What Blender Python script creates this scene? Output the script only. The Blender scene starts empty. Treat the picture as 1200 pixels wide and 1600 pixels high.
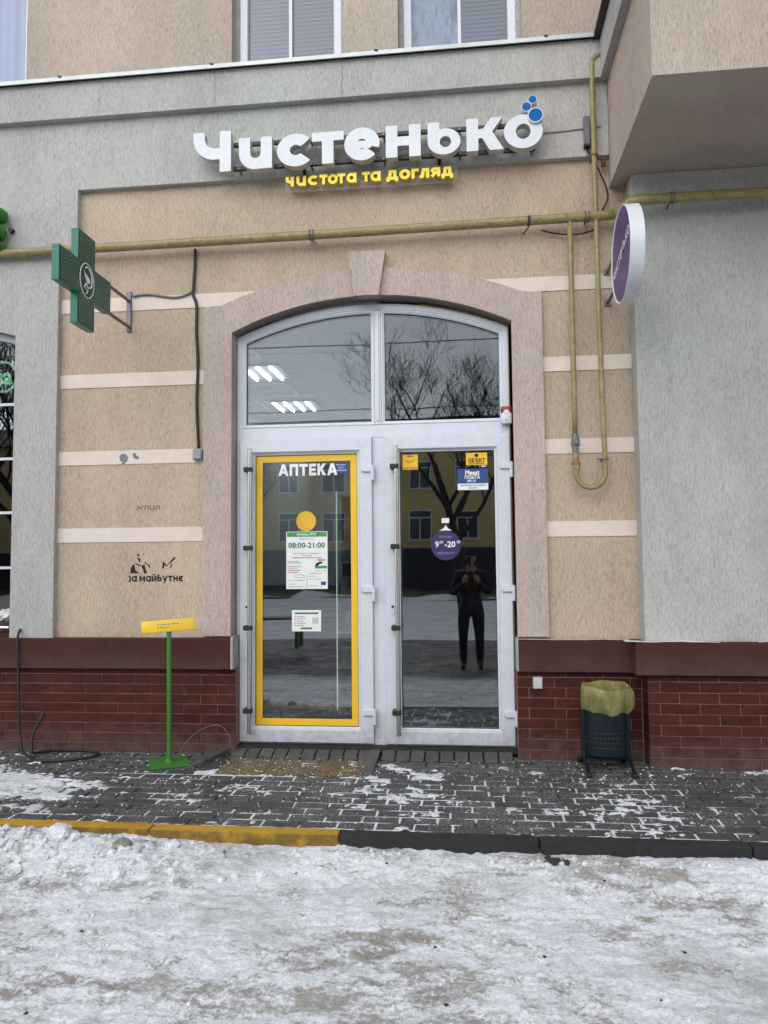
import bpy, bmesh, math, random
import numpy as np
from mathutils import Vector, Matrix
from mathutils.geometry import tessellate_polygon
R = math.radians
random.seed(7)
rng = np.random.default_rng(11)
S = bpy.context.scene
C = S.collection

# ------------------------------------------------------------------ camera, sky, sun, exposure
cd = bpy.data.cameras.new('camera'); cam = bpy.data.objects.new('camera', cd); C.objects.link(cam); S.camera = cam
CAM = Vector((0, -5.4, 1.38))
yaw, pitch, roll = 0.1099777, 0.06271366, -0.00960005
F = Vector((-math.sin(yaw)*math.cos(pitch), math.cos(yaw)*math.cos(pitch), math.sin(pitch)))
r0 = Vector((math.cos(yaw), math.sin(yaw), 0)); u0 = r0.cross(F)
rx = r0*math.cos(roll)+u0*math.sin(roll); ux = -r0*math.sin(roll)+u0*math.cos(roll)
mw = Matrix((rx, ux, -F)).transposed().to_4x4(); mw.translation = CAM; cam.matrix_world = mw
cd.sensor_fit = 'VERTICAL'; cd.sensor_height = 32.0; cd.sensor_width = 24.0; cd.lens = 1180/1600*32.0
cd.clip_start = 0.02; cd.clip_end = 400

W = bpy.data.worlds.new('World'); S.world = W; W.use_nodes = True
wn = W.node_tree; wn.nodes.clear()
sky = wn.nodes.new('ShaderNodeTexSky'); sky.sky_type = 'NISHITA'; sky.sun_disc = False
SUN_EL, SUN_AZ = R(34), R(200)
sky.sun_elevation = SUN_EL; sky.sun_rotation = SUN_AZ; sky.air_density = 1.0; sky.dust_density = 0.6; sky.ozone_density = 1.0
hs = wn.nodes.new('ShaderNodeHueSaturation'); hs.inputs['Saturation'].default_value = 0.34
bg = wn.nodes.new('ShaderNodeBackground'); bg.inputs[1].default_value = 0.12
wo = wn.nodes.new('ShaderNodeOutputWorld')
wn.links.new(sky.outputs[0], hs.inputs['Color']); wn.links.new(hs.outputs[0], bg.inputs[0]); wn.links.new(bg.outputs[0], wo.inputs[0])
sd = bpy.data.lights.new('sun', 'SUN'); sd.energy = 1.0; sd.angle = R(75); sd.color = (1, .97, .93)
so = bpy.data.objects.new('sun', sd); C.objects.link(so)
sdir = Vector((math.sin(SUN_AZ)*math.cos(SUN_EL), math.cos(SUN_AZ)*math.cos(SUN_EL), math.sin(SUN_EL)))
so.rotation_euler = sdir.to_track_quat('Z', 'Y').to_euler()
S.view_settings.view_transform = 'Standard'; S.view_settings.look = 'None'
S.view_settings.gamma = 1; S.view_settings.use_curve_mapping = False
S.view_settings.exposure = 1.0
S.render.engine = 'CYCLES'
S.cycles.use_denoising = True
S.cycles.use_adaptive_sampling = True; S.cycles.adaptive_threshold = 0.03
S.cycles.max_bounces = 7; S.cycles.diffuse_bounces = 3; S.cycles.glossy_bounces = 4; S.cycles.transparent_max_bounces = 12
S.cycles.caustics_reflective = False; S.cycles.caustics_refractive = False

# ------------------------------------------------------------------ materials
class NT:
    def __init__(s, name):
        s.m = bpy.data.materials.new(name); s.m.use_nodes = True; s.t = s.m.node_tree
        s.b = s.t.nodes['Principled BSDF']; s.out = s.t.nodes['Material Output']
    def n(s, typ, **kw):
        nd = s.t.nodes.new('ShaderNode'+typ)
        for k, v in kw.items(): setattr(nd, k, v)
        return nd
    def l(s, a, b): s.t.links.new(a, b)
    def coords(s, scale=(1, 1, 1), kind='Object'):
        tc = s.n('TexCoord'); mp = s.n('Mapping'); mp.inputs['Scale'].default_value = scale
        s.l(tc.outputs[kind], mp.inputs['Vector']); return mp.outputs['Vector']
    def geo(s, scale=(1, 1, 1)):
        g = s.n('NewGeometry'); mp = s.n('Mapping'); mp.inputs['Scale'].default_value = scale
        s.l(g.outputs['Position'], mp.inputs['Vector']); return mp.outputs['Vector']
    def noise(s, vec, scale, detail=3, rough=.55, dist=0):
        t = s.n('TexNoise'); t.inputs['Scale'].default_value = scale; t.inputs['Detail'].default_value = detail
        t.inputs['Roughness'].default_value = rough; t.inputs['Distortion'].default_value = dist
        s.l(vec, t.inputs['Vector']); return t.outputs['Fac']
    def ramp(s, fac, a, b, ca=(0, 0, 0, 1), cb=(1, 1, 1, 1)):
        r = s.n('ValToRGB'); e = r.color_ramp.elements; e[0].position = a; e[1].position = b
        e[0].color = ca; e[1].color = cb; s.l(fac, r.inputs['Fac']); return r.outputs['Color']
    def mix(s, fac, a, b, mode='MIX'):
        m = s.n('Mix', data_type='RGBA', blend_type=mode)
        for k, v in ((0, fac), (6, a), (7, b)):
            if hasattr(v, 'is_linked') or hasattr(v, 'links'): s.l(v, m.inputs[k])
            else: m.inputs[k].default_value = v if k == 0 else (*v[:3], 1)
        return m.outputs[2]
    def math(s, op, a, b=0.):
        m = s.n('Math', operation=op)
        for k, v in ((0, a), (1, b)):
            if hasattr(v, 'links'): s.l(v, m.inputs[k])
            else: m.inputs[k].default_value = v
        return m.outputs[0]
    def bump(s, h, strength, dist, prev=None):
        b = s.n('Bump'); b.inputs['Strength'].default_value = strength; b.inputs['Distance'].default_value = dist
        s.l(h, b.inputs['Height'])
        if prev is not None: s.l(prev, b.inputs['Normal'])
        return b.outputs['Normal']
    def set(s, color=None, rough=None, normal=None, metal=None, spec=None):
        for k, v in (('Base Color', color), ('Roughness', rough), ('Normal', normal), ('Metallic', metal), ('Specular IOR Level', spec)):
            if v is None: continue
            if hasattr(v, 'links'): s.l(v, s.b.inputs[k])
            else: s.b.inputs[k].default_value = (*v[:3], 1) if k == 'Base Color' else v
        return s

def plain(name, col, rough=.5, metal=0, var=.12, vs=9., bump=0., bs=120., spec=.5, rand=0.):
    t = NT(name); g = t.geo()
    n = t.noise(g, vs, 4, .6)
    lo = tuple(c*(1-var) for c in col); hi = tuple(min(1, c*(1+var)) for c in col)
    c = t.mix(t.ramp(n, .3, .7), lo, hi)
    if rand:
        oi = t.n('ObjectInfo'); k = t.math('MULTIPLY_ADD', oi.outputs['Random'], rand); k.node.inputs[2].default_value = 1-rand/2
        cc = t.n('CombineColor')
        for i in range(3): t.l(k, cc.inputs[i])
        c = t.mix(1., c, cc.outputs[0], 'MULTIPLY')
    nr = t.noise(g, vs*4, 3); rr = t.math('MULTIPLY_ADD', nr, .25); rr.node.inputs[2].default_value = max(.02, rough-.125)
    nm = t.bump(t.noise(g, bs, 3), bump, .004) if bump else None
    return t.set(c, rr, nm, metal, spec).m

def stucco(name, col, groove=.64, stain=.20, amount=1.):
    t = NT(name)
    wob = t.n('VectorMath', operation='ADD'); g0 = t.geo(); wn_ = t.n('TexNoise'); wn_.inputs['Scale'].default_value = 9; t.l(g0, wn_.inputs['Vector'])
    sc_ = t.n('VectorMath', operation='SCALE'); sc_.inputs['Scale'].default_value = .022; t.l(wn_.outputs['Color'], sc_.inputs[0]); t.l(g0, wob.inputs[0]); t.l(sc_.outputs[0], wob.inputs[1])
    def st_(z):
        mp = t.n('Mapping'); mp.inputs['Scale'].default_value = (1, 1, z); t.l(wob.outputs[0], mp.inputs['Vector']); return mp.outputs['Vector']
    n1 = t.noise(st_(.16), 165, 3, .6, .1); gm = t.ramp(n1, .46, .64)
    n2 = t.noise(st_(.20), 92, 2.5, .6, .2); gm2 = t.ramp(n2, .55, .70)
    dens = t.ramp(t.noise(g0, 2.2, 3, .6), .3, .7, (.7, .7, .7, 1), (1, 1, 1, 1))
    groove_m = t.math('MULTIPLY', t.math('MAXIMUM', t.math('MULTIPLY', gm, .8), gm2), dens)
    g = t.geo(); grain = t.noise(g, 330, 2, .6)
    big = t.noise(t.geo((1, 1, .45)), 1.3, 5, .65)
    col_d = tuple(c*groove for c in col)
    c = t.mix(t.math('MULTIPLY', groove_m, amount), col, col_d)
    st = t.mix(t.ramp(big, .3, .72), tuple([1-stain]*3), (1.04, 1.03, 1.02))
    c = t.mix(1., c, st, 'MULTIPLY')
    spt = t.ramp(t.noise(t.geo((1, 1, .6)), 4.2, 6, .72), .56, .74)
    c = t.mix(t.math('MULTIPLY', spt, .26), c, tuple(k*.5 for k in col))
    hue = t.ramp(t.noise(g, .9, 3, .55), .38, .62)
    c = t.mix(1., c, t.mix(hue, (1.035, .985, .985), (.985, 1.01, .98)), 'MULTIPLY')
    # run-off streaks
    sk = t.noise(t.geo((1, 1, .05)), 7, 4, .7); skm = t.ramp(sk, .55, .8)
    c = t.mix(t.math('MULTIPLY', skm, .42), c, tuple(k*.55 for k in col))
    hgt = t.math('SUBTRACT', t.math('MULTIPLY', grain, .35), groove_m)
    return t.set(c, .88, t.bump(hgt, .6, .004), 0, .2).m

TAN = stucco('tan_stucco', (.585, .475, .37)); GREYS = stucco('grey_stucco', (.52, .525, .51))
PINKISH = stucco('mauve_grey_stucco', (.56, .475, .43)); UPTAN = stucco('upper_beige_stucco', (.54, .465, .40))
STRIPE = plain('cream_band_paint', (.68, .59, .52), .7, var=.06, bump=.15)
LEDGE = stucco('brown_plinth_stucco', (.076, .030, .024), .75, .2, .6)
CEMENT = plain('raw_cement', (.36, .35, .33), .9, bump=.4)
BRICK = plain('oxblood_brick', (.070, .0205, .0155), .55, var=.25, vs=14, bump=.25, rand=.30, spec=.12)
MORTAR = plain('pinkish_mortar', (.25, .145, .125), .9, bump=.3)
PVC = plain('white_pvc', (.62, .65, .71), .28, var=.015, vs=2)
PVCD = plain('rubber_gasket', (.03, .03, .032), .6)
WHITEF = plain('white_acrylic', (.63, .66, .69), .3, var=.05, vs=5)
SIDE = plain('letter_side_grey', (.46, .45, .43), .4, var=.1, vs=6)  # letter sides take a greyer tone than the white faces
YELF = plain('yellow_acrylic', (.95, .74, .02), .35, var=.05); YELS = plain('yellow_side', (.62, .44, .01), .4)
YFILM = plain('yellow_film', (.82, .50, .03), .4, var=.05, vs=6)
BLUE = plain('blue_film', (.0, .115, .40), .5, spec=.15); BLUED = plain('navy_film', (.012, .055, .20), .4)
PURPLE = plain('purple_film', (.085, .032, .17), .38, var=.1); PURPD = plain('purple_print', (.034, .020, .105), .4)
BLACK = plain('black_steel', (.012, .012, .013), .45); BLKP = plain('black_plastic', (.014, .014, .015), .5)
BLKR = plain('black_rubber', (.013, .013, .014), .55)
GREYM = plain('grey_metal', (.17, .17, .175), .45, .6); GREYP = plain('grey_plastic', (.24, .25, .26), .5)
STEEL = NT('brushed_steel').set((.58, .56, .53), .24, None, 1.0).m
GALV = plain('zinc_flashing', (.43, .46, .455), .4, .35, var=.12, vs=6)
DARKFL = plain('dark_flashing', (.035, .036, .04), .5, .2)
GASY = None
GRN = plain('pharmacy_green', (.008, .15, .09), .35, var=.1); GRND = plain('cross_face_green', (.004, .055, .032), .4)
LEDM = plain('led_dot', (.34, .52, .36), .3)
def chipped(name, col, under, amt):
    t = NT(name); g = t.geo(); c = t.mix(t.ramp(t.noise(g, 9, 4, .6), .3, .7), tuple(k*.82 for k in col), tuple(min(1, k*1.12) for k in col))
    m = t.ramp(t.noise(g, 46, 5, .7), .62-amt, .66-amt); m = t.math('MULTIPLY', m, t.ramp(t.noise(g, 5, 3), .42, .6))
    c = t.mix(t.math('MULTIPLY', m, .85), c, under); d = t.ramp(t.noise(t.geo((1, 1, .3)), 16, 5, .7), .5, .75); c = t.mix(t.math('MULTIPLY', d, .3), c, (.05, .045, .035))
    return t.set(c, .45, t.bump(t.noise(g, 70, 3), .15, .003)).m
GSIGN = chipped('green_paint', (.045, .20, .03), (.09, .05, .025), .03); BALG = plain('balloon_green', (.02, .15, .018), .25)
STAKEY = plain('stake_yellow', (.86, .56, .03), .42, var=.05)
BINB = plain('bin_blue_grey', (.006, .012, .019), .45, var=.2, vs=20, spec=.3)
RED = plain('siren_red', (.25, .012, .016), .3); PAPER = plain('white_paper', (.78, .79, .78), .6, var=.03)
PGREEN = plain('print_green', (.045, .29, .075), .5); PDKG = plain('print_dark_green', (.03, .17, .09), .5)
INK = plain('black_ink', (.014, .013, .013), .85, var=.3, vs=60); INKG = plain('faded_ink', (.16, .14, .125), .9, var=.3, vs=60)
WHITEP = plain('white_print', (.82, .82, .82), .45); PINKT = plain('magenta_print', (.4, .06, .18), .5); GREYT = plain('grey_print', (.2, .21, .2), .5)
KERBD = plain('dark_kerb_concrete', (.019, .0185, .019), .85, var=.3, vs=14, bump=.5)
BRASS = plain('brass_union', (.30, .17, .06), .45, .6)

def gas_paint():
    t = NT('ochre_gas_paint'); g = t.geo()
    c = t.mix(t.ramp(t.noise(g, 12, 5, .65), .35, .7), (.25, .205, .085), (.345, .29, .135))
    dr = t.ramp(t.noise(t.geo((1, 1, 2.5)), 26, 5, .7), .50, .68)
    c = t.mix(t.math('MULTIPLY', dr, .75), c, (.115, .075, .03))
    return t.set(c, .45, t.bump(t.noise(g, 60, 3), .15, .003), 0, .5).m
GASY = gas_paint()

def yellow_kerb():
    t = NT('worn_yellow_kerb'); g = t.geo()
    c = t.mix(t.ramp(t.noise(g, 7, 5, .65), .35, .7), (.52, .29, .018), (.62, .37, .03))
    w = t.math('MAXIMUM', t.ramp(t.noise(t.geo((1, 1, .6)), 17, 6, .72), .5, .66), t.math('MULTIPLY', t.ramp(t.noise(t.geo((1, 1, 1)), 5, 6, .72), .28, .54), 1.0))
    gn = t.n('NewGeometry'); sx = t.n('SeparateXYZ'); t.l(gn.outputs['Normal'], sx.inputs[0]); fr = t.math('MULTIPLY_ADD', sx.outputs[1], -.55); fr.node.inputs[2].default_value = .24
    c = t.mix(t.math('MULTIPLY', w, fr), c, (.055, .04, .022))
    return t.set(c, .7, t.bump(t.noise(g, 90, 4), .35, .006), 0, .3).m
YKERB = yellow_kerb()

def paver_mat(name, base, dust, warm=False):
    t = NT(name); g = t.geo()
    oi = t.n('ObjectInfo')
    c = t.mix(oi.outputs['Random'], tuple(b*.78 for b in base), tuple(b*1.28 for b in base))
    c = t.mix(t.ramp(t.noise(g, 22, 5, .7), .35, .7), c, tuple(b*.6 for b in base))
    sp = t.math('MULTIPLY', t.ramp(t.noise(g, 75, 4, .75), .54, .66), t.ramp(t.noise(g, 3.1, 4, .65), .40, .60))
    c = t.mix(t.math('MULTIPLY', sp, dust), c, (.62, .64, .66))
    fn = t.noise(g, 210, 3, .6)
    return t.set(c, t.ramp(t.noise(g, 6, 3), .3, .7, (.45, .45, .45, 1), (.85, .85, .85, 1)), t.bump(fn, .5, .003), 0, .4).m
PAVER = paver_mat('dark_concrete_paver', (.072, .070, .067), .85)
PAVERC = paver_mat('clear_concrete_paver', (.085, .083, .078), .25)
TACT = paver_mat('worn_tactile_tile', (.13, .085, .035), .95)

def snow_mat(name, dirty, asph=False):
    t = NT(name)
    gs = t.geo((.55, 1, 1)); g = t.geo()
    a = t.noise(gs, 2.6, 7, .68, .5); b = t.noise(gs, 11, 6, .66, .4); cgr = t.noise(g, 55, 5, .7)
    m = t.math('MULTIPLY_ADD', a, .36); m.node.inputs[2].default_value = 0
    m2 = t.math('MULTIPLY_ADD', b, .42, ); t.l(m, m2.node.inputs[2])
    m3 = t.math('MULTIPLY_ADD', cgr, .30); t.l(m2, m3.node.inputs[2])
    lowf = t.noise(t.geo((.38, 1, 1)), 1.15, 4, .6, .4); m4_ = t.math('MULTIPLY_ADD', lowf, .20); t.l(t.math('SUBTRACT', m3, .10), m4_.node.inputs[2]); m3 = m4_
    d1 = t.ramp(m3, .555-dirty*.05, .625-dirty*.05)
    snow = t.mix(t.ramp(t.noise(gs, 24, 5, .7), .3, .7), (.66, .70, .75), (.90, .92, .95))
    dirt = t.mix(t.ramp(t.noise(g, 5, 4), .35, .65), (.19, .15, .10), (.32, .29, .245))
    c = t.mix(t.math('MULTIPLY', d1, .78), snow, dirt)
    ice = t.ramp(t.noise(gs, 1.7, 6, .62, .6), .50, .66)
    c = t.mix(t.math('MULTIPLY', ice, .55), c, t.mix(t.ramp(t.noise(gs, 13, 5, .7), .35, .65), (.27, .255, .235), (.50, .51, .52)))
    if asph:
        sx = t.n('SeparateXYZ'); t.l(g, sx.inputs[0]); ym = t.math('MULTIPLY_ADD', sx.outputs[1], -.55); ym.node.inputs[2].default_value = -2.1
        ym = t.math('ADD', ym, t.math('MULTIPLY', a, .8)); c = t.mix(t.ramp(ym, .55, .95), c, (.045, .044, .045))
    spk = t.ramp(t.noise(t.geo((.8, 1, 1)), 68, 5, .78), .40, .60)
    c = t.mix(1., c, t.mix(spk, (.80, .79, .77), (1.06, 1.06, 1.06)), 'MULTIPLY')
    sp = t.ramp(t.noise(g, 38, 3, .6), .665, .73)
    c = t.mix(t.math('MULTIPLY', sp, .6), c, (.13, .11, .09))
    rr = t.ramp(t.noise(gs, 6, 4), .35, .65, (.34, .34, .34, 1), (.75, .75, .75, 1))
    nm = t.bump(b, .35, .02); nm = t.bump(cgr, .6, .012, nm); nm = t.bump(t.noise(g, 170, 4, .7), .5, .004, nm)
    t.set(c, rr, nm, 0, .4)
    return t.m
def thin_snow():
    m = snow_mat('thin_snow', -.40); t = m.node_tree; b = t.nodes['Principled BSDF']; out = t.nodes['Material Output']
    at = t.nodes.new('ShaderNodeAttribute'); at.attribute_name = 'cover'
    g = t.nodes.new('ShaderNodeNewGeometry'); n = t.nodes.new('ShaderNodeTexNoise'); n.inputs['Scale'].default_value = 95; n.inputs['Detail'].default_value = 4; n.inputs['Roughness'].default_value = .7
    t.links.new(g.outputs['Position'], n.inputs['Vector'])
    a = t.nodes.new('ShaderNodeMath'); a.operation = 'MULTIPLY_ADD'; a.inputs[1].default_value = 1.1; t.links.new(n.outputs['Fac'], a.inputs[0]); t.links.new(at.outputs['Fac'], a.inputs[2])
    r = t.nodes.new('ShaderNodeMapRange'); r.inputs[1].default_value = .62; r.inputs[2].default_value = 1.12; t.links.new(a.outputs[0], r.inputs[0])
    tr = t.nodes.new('ShaderNodeBsdfTransparent'); mx = t.nodes.new('ShaderNodeMixShader')
    t.links.new(r.outputs[0], mx.inputs[0]); t.links.new(tr.outputs[0], mx.inputs[1]); t.links.new(b.outputs[0], mx.inputs[2]); t.links.new(mx.outputs[0], out.inputs[0]); return m
THINS = thin_snow()
SNOWR = snow_mat('trodden_dirty_snow', .35, True); SNOWC = snow_mat('cleaner_snow', -.45); FARSNOW = snow_mat('far_snow', -.3)
SOIL = plain('joint_grit', (.05, .046, .04), .9, bump=.5)

def glass_mat(name, refl, tint, wav=.02):
    t = NT(name); t.t.nodes.remove(t.b)
    tr = t.n('BsdfTransparent'); tr.inputs[0].default_value = (*tint, 1)
    gl = t.n('BsdfGlossy'); gl.inputs['Roughness'].default_value = 0.007; gl.inputs[0].default_value = (.93, .95, 1, 1)
    nm = t.bump(t.noise(t.geo(), 1.1, 1, .4), wav, .05); t.l(nm, gl.inputs['Normal'])
    fr = t.n('Fresnel'); gb = t.n('NewGeometry'); io = t.math('MULTIPLY_ADD', gb.outputs['Backfacing'], 1/1.5-1.5); io.node.inputs[2].default_value = 1.5; t.l(io, fr.inputs[0])
    f = t.math('MULTIPLY_ADD', fr.outputs[0], 1.0); f.node.inputs[2].default_value = refl; f.node.use_clamp = True
    mx = t.n('MixShader'); t.l(f, mx.inputs[0]); t.l(tr.outputs[0], mx.inputs[1]); t.l(gl.outputs[0], mx.inputs[2])
    t.l(mx.outputs[0], t.out.inputs[0]); return t.m
GLASS = glass_mat('door_glass', .15, (.60, .64, .64), .05); GLASST = glass_mat('transom_glass', .0, (.80, .86, .90)); GLASSU = glass_mat('upper_glass', .015, (.6, .66, .72))

def emit(name, col, st):
    t = NT(name); t.b.inputs['Emission Color'].default_value = (*col, 1); t.b.inputs['Emission Strength'].default_value = st
    t.set(col, .4); return t.m
LAMP = emit('lit_tube', (.93, .97, 1), 13.0); NEON = emit('green_neon', (.45, 1, .6), 1.3)

def bag_mat():
    t = NT('thin_yellow_film'); g = t.geo()
    n = t.noise(t.geo((1, 1, .5)), 16, 4, .6, .6)
    c = t.mix(t.ramp(n, .3, .7), (.30, .29, .085), (.60, .57, .24))
    t.set(c, .28, t.bump(t.noise(t.geo((1, 1, .35)), 34, 4, .6, .8), .7, .012), 0, .6)
    tl = t.n('BsdfTranslucent'); t.l(c, tl.inputs[0]); mx = t.n('MixShader'); mx.inputs[0].default_value = .5
    t.l(t.b.outputs[0], mx.inputs[1]); t.l(tl.outputs[0], mx.inputs[2]); tp_ = t.n('BsdfTransparent'); m2 = t.n('MixShader'); m2.inputs[0].default_value = .22; t.l(mx.outputs[0], m2.inputs[1]); t.l(tp_.outputs[0], m2.inputs[2]); t.l(m2.outputs[0], t.out.inputs[0]); return t.m
BAGY = bag_mat()
def clear_mat(name):
    t = NT(name); t.set((.55, .54, .52), .5, None, 0, .1); tr = t.n('BsdfTransparent'); mx = t.n('MixShader'); mx.inputs[0].default_value = .86
    t.l(t.b.outputs[0], mx.inputs[1]); t.l(tr.outputs[0], mx.inputs[2]); t.l(mx.outputs[0], t.out.inputs[0]); return t.m

def splash(m, z0, z1, col, amt, scale):
    t = m.node_tree; b = t.nodes['Principled BSDF']; src = b.inputs['Base Color'].links[0].from_socket
    g = t.nodes.new('ShaderNodeNewGeometry'); sx = t.nodes.new('ShaderNodeSeparateXYZ'); t.links.new(g.outputs['Position'], sx.inputs[0])
    mr = t.nodes.new('ShaderNodeMapRange'); mr.inputs[1].default_value = z1; mr.inputs[2].default_value = z0; t.links.new(sx.outputs[2], mr.inputs[0])
    n = t.nodes.new('ShaderNodeTexNoise'); n.inputs['Scale'].default_value = scale; n.inputs['Detail'].default_value = 6; n.inputs['Roughness'].default_value = .72; t.links.new(g.outputs['Position'], n.inputs['Vector'])
    a = t.nodes.new('ShaderNodeMath'); a.operation = 'MULTIPLY'; t.links.new(mr.outputs[0], a.inputs[0]); t.links.new(n.outputs['Fac'], a.inputs[1])
    r = t.nodes.new('ShaderNodeMapRange'); r.inputs[1].default_value = .18; r.inputs[2].default_value = .62; r.inputs[4].default_value = amt; t.links.new(a.outputs[0], r.inputs[0])
    mx = t.nodes.new('ShaderNodeMix'); mx.data_type = 'RGBA'; mx.inputs[7].default_value = (*col, 1)
    t.links.new(r.outputs[0], mx.inputs[0]); t.links.new(src, mx.inputs[6]); t.links.new(mx.outputs[2], b.inputs['Base Color'])
splash(PVC, .05, .42, (.20, .185, .165), .55, 14); splash(BRICK, -.02, .34, (.20, .185, .175), .42, 11); splash(LEDGE, .60, .86, (.16, .13, .12), .25, 7)

# ------------------------------------------------------------------ building helpers
ORG = {}
def empty(name, loc, label, cat, group=None, kind=None):
    o = bpy.data.objects.new(name, None); C.objects.link(o); o.location = loc; o.empty_display_size = .1
    ORG[o.name] = Vector(loc)
    tag(o, label, cat, group, kind); return o
def tag(o, label=None, cat=None, group=None, kind=None):
    for k, v in (('label', label), ('category', cat), ('group', group), ('kind', kind)):
        if v: o[k] = v
    return o
def org(o): return ORG.get(o.name, Vector((0, 0, 0)))

class MB:
    """collects world-space geometry and links it as ONE mesh object"""
    def __init__(s): s.bm = bmesh.new()
    def box(s, x0, x1, y0, y1, z0, z1, bev=0, seg=1, m=0, rot=None):
        b = bmesh.new(); bmesh.ops.create_cube(b, size=1)
        bmesh.ops.scale(b, vec=(x1-x0, y1-y0, z1-z0), verts=b.verts)
        if bev: bmesh.ops.bevel(b, geom=b.edges[:], offset=bev, segments=seg, affect='EDGES', profile=.5)
        if rot is not None: bmesh.ops.transform(b, matrix=rot, verts=b.verts)
        bmesh.ops.translate(b, vec=((x0+x1)/2, (y0+y1)/2, (z0+z1)/2), verts=b.verts)
        s.merge(b, m); return s
    def merge(s, b, m=0, mat=None):
        vs = {}
        for v in b.verts: vs[v] = s.bm.verts.new(v.co if mat is None else mat @ v.co)
        for f in b.faces:
            try: nf = s.bm.faces.new([vs[v] for v in f.verts])
            except ValueError: continue
            nf.material_index = m if m is not None else f.material_index
        b.free(); return s
    def pf(s, verts, faces, m=0):
        vs = [s.bm.verts.new(v) for v in verts]
        for f in faces:
            try: s.bm.faces.new([vs[i] for i in f]).material_index = m
            except ValueError: pass
        return s
    def prism(s, poly, y0, y1, m=0, loops=None, mside=None, ax='y'):
        """extrude a polygon (or loops with holes) given in (x,z) from y0 (front) to y1"""
        loops = loops or [poly]
        tri = tessellate_polygon([[Vector((a, b, 0)) for a, b in L] for L in loops])
        flat = [p for L in loops for p in L]; n = len(flat)
        P = (lambda a, b, y: (a, y, b)) if ax == 'y' else ((lambda a, b, y: (y, a, b)) if ax == 'x' else (lambda a, b, y: (a, b, y)))
        vs = [s.bm.verts.new(P(a, b, y0)) for a, b in flat]+[s.bm.verts.new(P(a, b, y1)) for a, b in flat]
        for t in tri:
            for q in ((t[0], t[1], t[2]), (t[2]+n, t[1]+n, t[0]+n)):
                try: s.bm.faces.new([vs[i] for i in q]).material_index = m
                except ValueError: pass
        k = 0
        for L in loops:
            for i in range(len(L)):
                a, b = k+i, k+(i+1) % len(L)
                try: s.bm.faces.new([vs[a], vs[b], vs[b+n], vs[a+n]]).material_index = m if mside is None else mside
                except ValueError: pass
            k += len(L)
        return s
    def tube(s, pts, r, n=10, m=0, cap=True, closed=False):
        pts = [Vector(p) for p in pts]; rs = r if isinstance(r, (list, tuple)) else [r]*len(pts)
        rings = []; up = None
        for i, p in enumerate(pts):
            if closed: d = pts[(i+1) % len(pts)]-pts[i-1]
            else: d = pts[min(i+1, len(pts)-1)]-pts[max(i-1, 0)]
            d.normalize()
            if up is None: up = Vector((0, 0, 1)) if abs(d.z) < .9 else Vector((0, 1, 0))
            a = up.cross(d)
            if a.length < 1e-6: a = Vector((1, 0, 0)).cross(d)
            a.normalize(); b = d.cross(a); up = b
            rings.append([s.bm.verts.new(p+rs[i]*(a*math.cos(t)+b*math.sin(t))) for t in [2*math.pi*k/n for k in range(n)]])
        m_ = len(rings) if closed else len(rings)-1
        for i in range(m_):
            A, B = rings[i], rings[(i+1) % len(rings)]
            for k in range(n):
                s.bm.faces.new([A[k], A[(k+1) % n], B[(k+1) % n], B[k]]).material_index = m
        if cap and not closed:
            s.bm.faces.new(rings[0][::-1]).material_index = m; s.bm.faces.new(rings[-1]).material_index = m
        return s
    def cyl(s, p0, p1, r, n=16, m=0): return s.tube([p0, p1], r, n, m)
    def lathe(s, prof, c, n=24, axis='z', m=0, sx=1., sy=1.):
        rings = []
        for r_, h in prof:
            ring = []
            for k in range(n):
                t = 2*math.pi*k/n; a, b = r_*math.cos(t)*sx, r_*math.sin(t)*sy
                v = {'z': (a, b, h), 'x': (h, a, b), 'y': (a, h, b)}[axis]
                ring.append(s.bm.verts.new(Vector(c)+Vector(v)))
            rings.append(ring)
        for A, B in zip(rings, rings[1:]):
            for k in range(n):
                try: s.bm.faces.new([A[k], A[(k+1) % n], B[(k+1) % n], B[k]]).material_index = m
                except ValueError: pass
        return s
    def build(s, name, mat, parent=None, smooth=None, label=None, recalc=True):
        if recalc: bmesh.ops.recalc_face_normals(s.bm, faces=s.bm.faces)
        me = bpy.data.meshes.new(name); off = org(parent) if parent else Vector((0, 0, 0))
        if off.length: bmesh.ops.translate(s.bm, vec=-off, verts=s.bm.verts)
        s.bm.to_mesh(me); s.bm.free()
        for m in (mat if isinstance(mat, (list, tuple)) else [mat]): me.materials.append(m)
        o = bpy.data.objects.new(name, me); C.objects.link(o)
        if parent: o.parent = parent; ORG[o.name] = off
        if smooth is not None:
            me.shade_smooth(); me.set_sharp_from_angle(angle=R(smooth))
        if label: o['label'] = label
        return o
def thing(mb, name, mat, label, cat, group=None, smooth=None, kind=None):
    return tag(mb.build(name, mat, None, smooth), label, cat, group, kind)

def arc_pts(cx, half, zs, rise, n=24, dz=0):
    """points of a segmental arch from left to right"""
    Rr = (half*half+rise*rise)/(2*rise); zc = zs+rise-Rr; a = math.asin(half/Rr)
    return [(cx+Rr*math.sin(t), zc+Rr*math.cos(t)+dz) for t in [(-a+2*a*i/n) for i in range(n+1)]]

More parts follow.
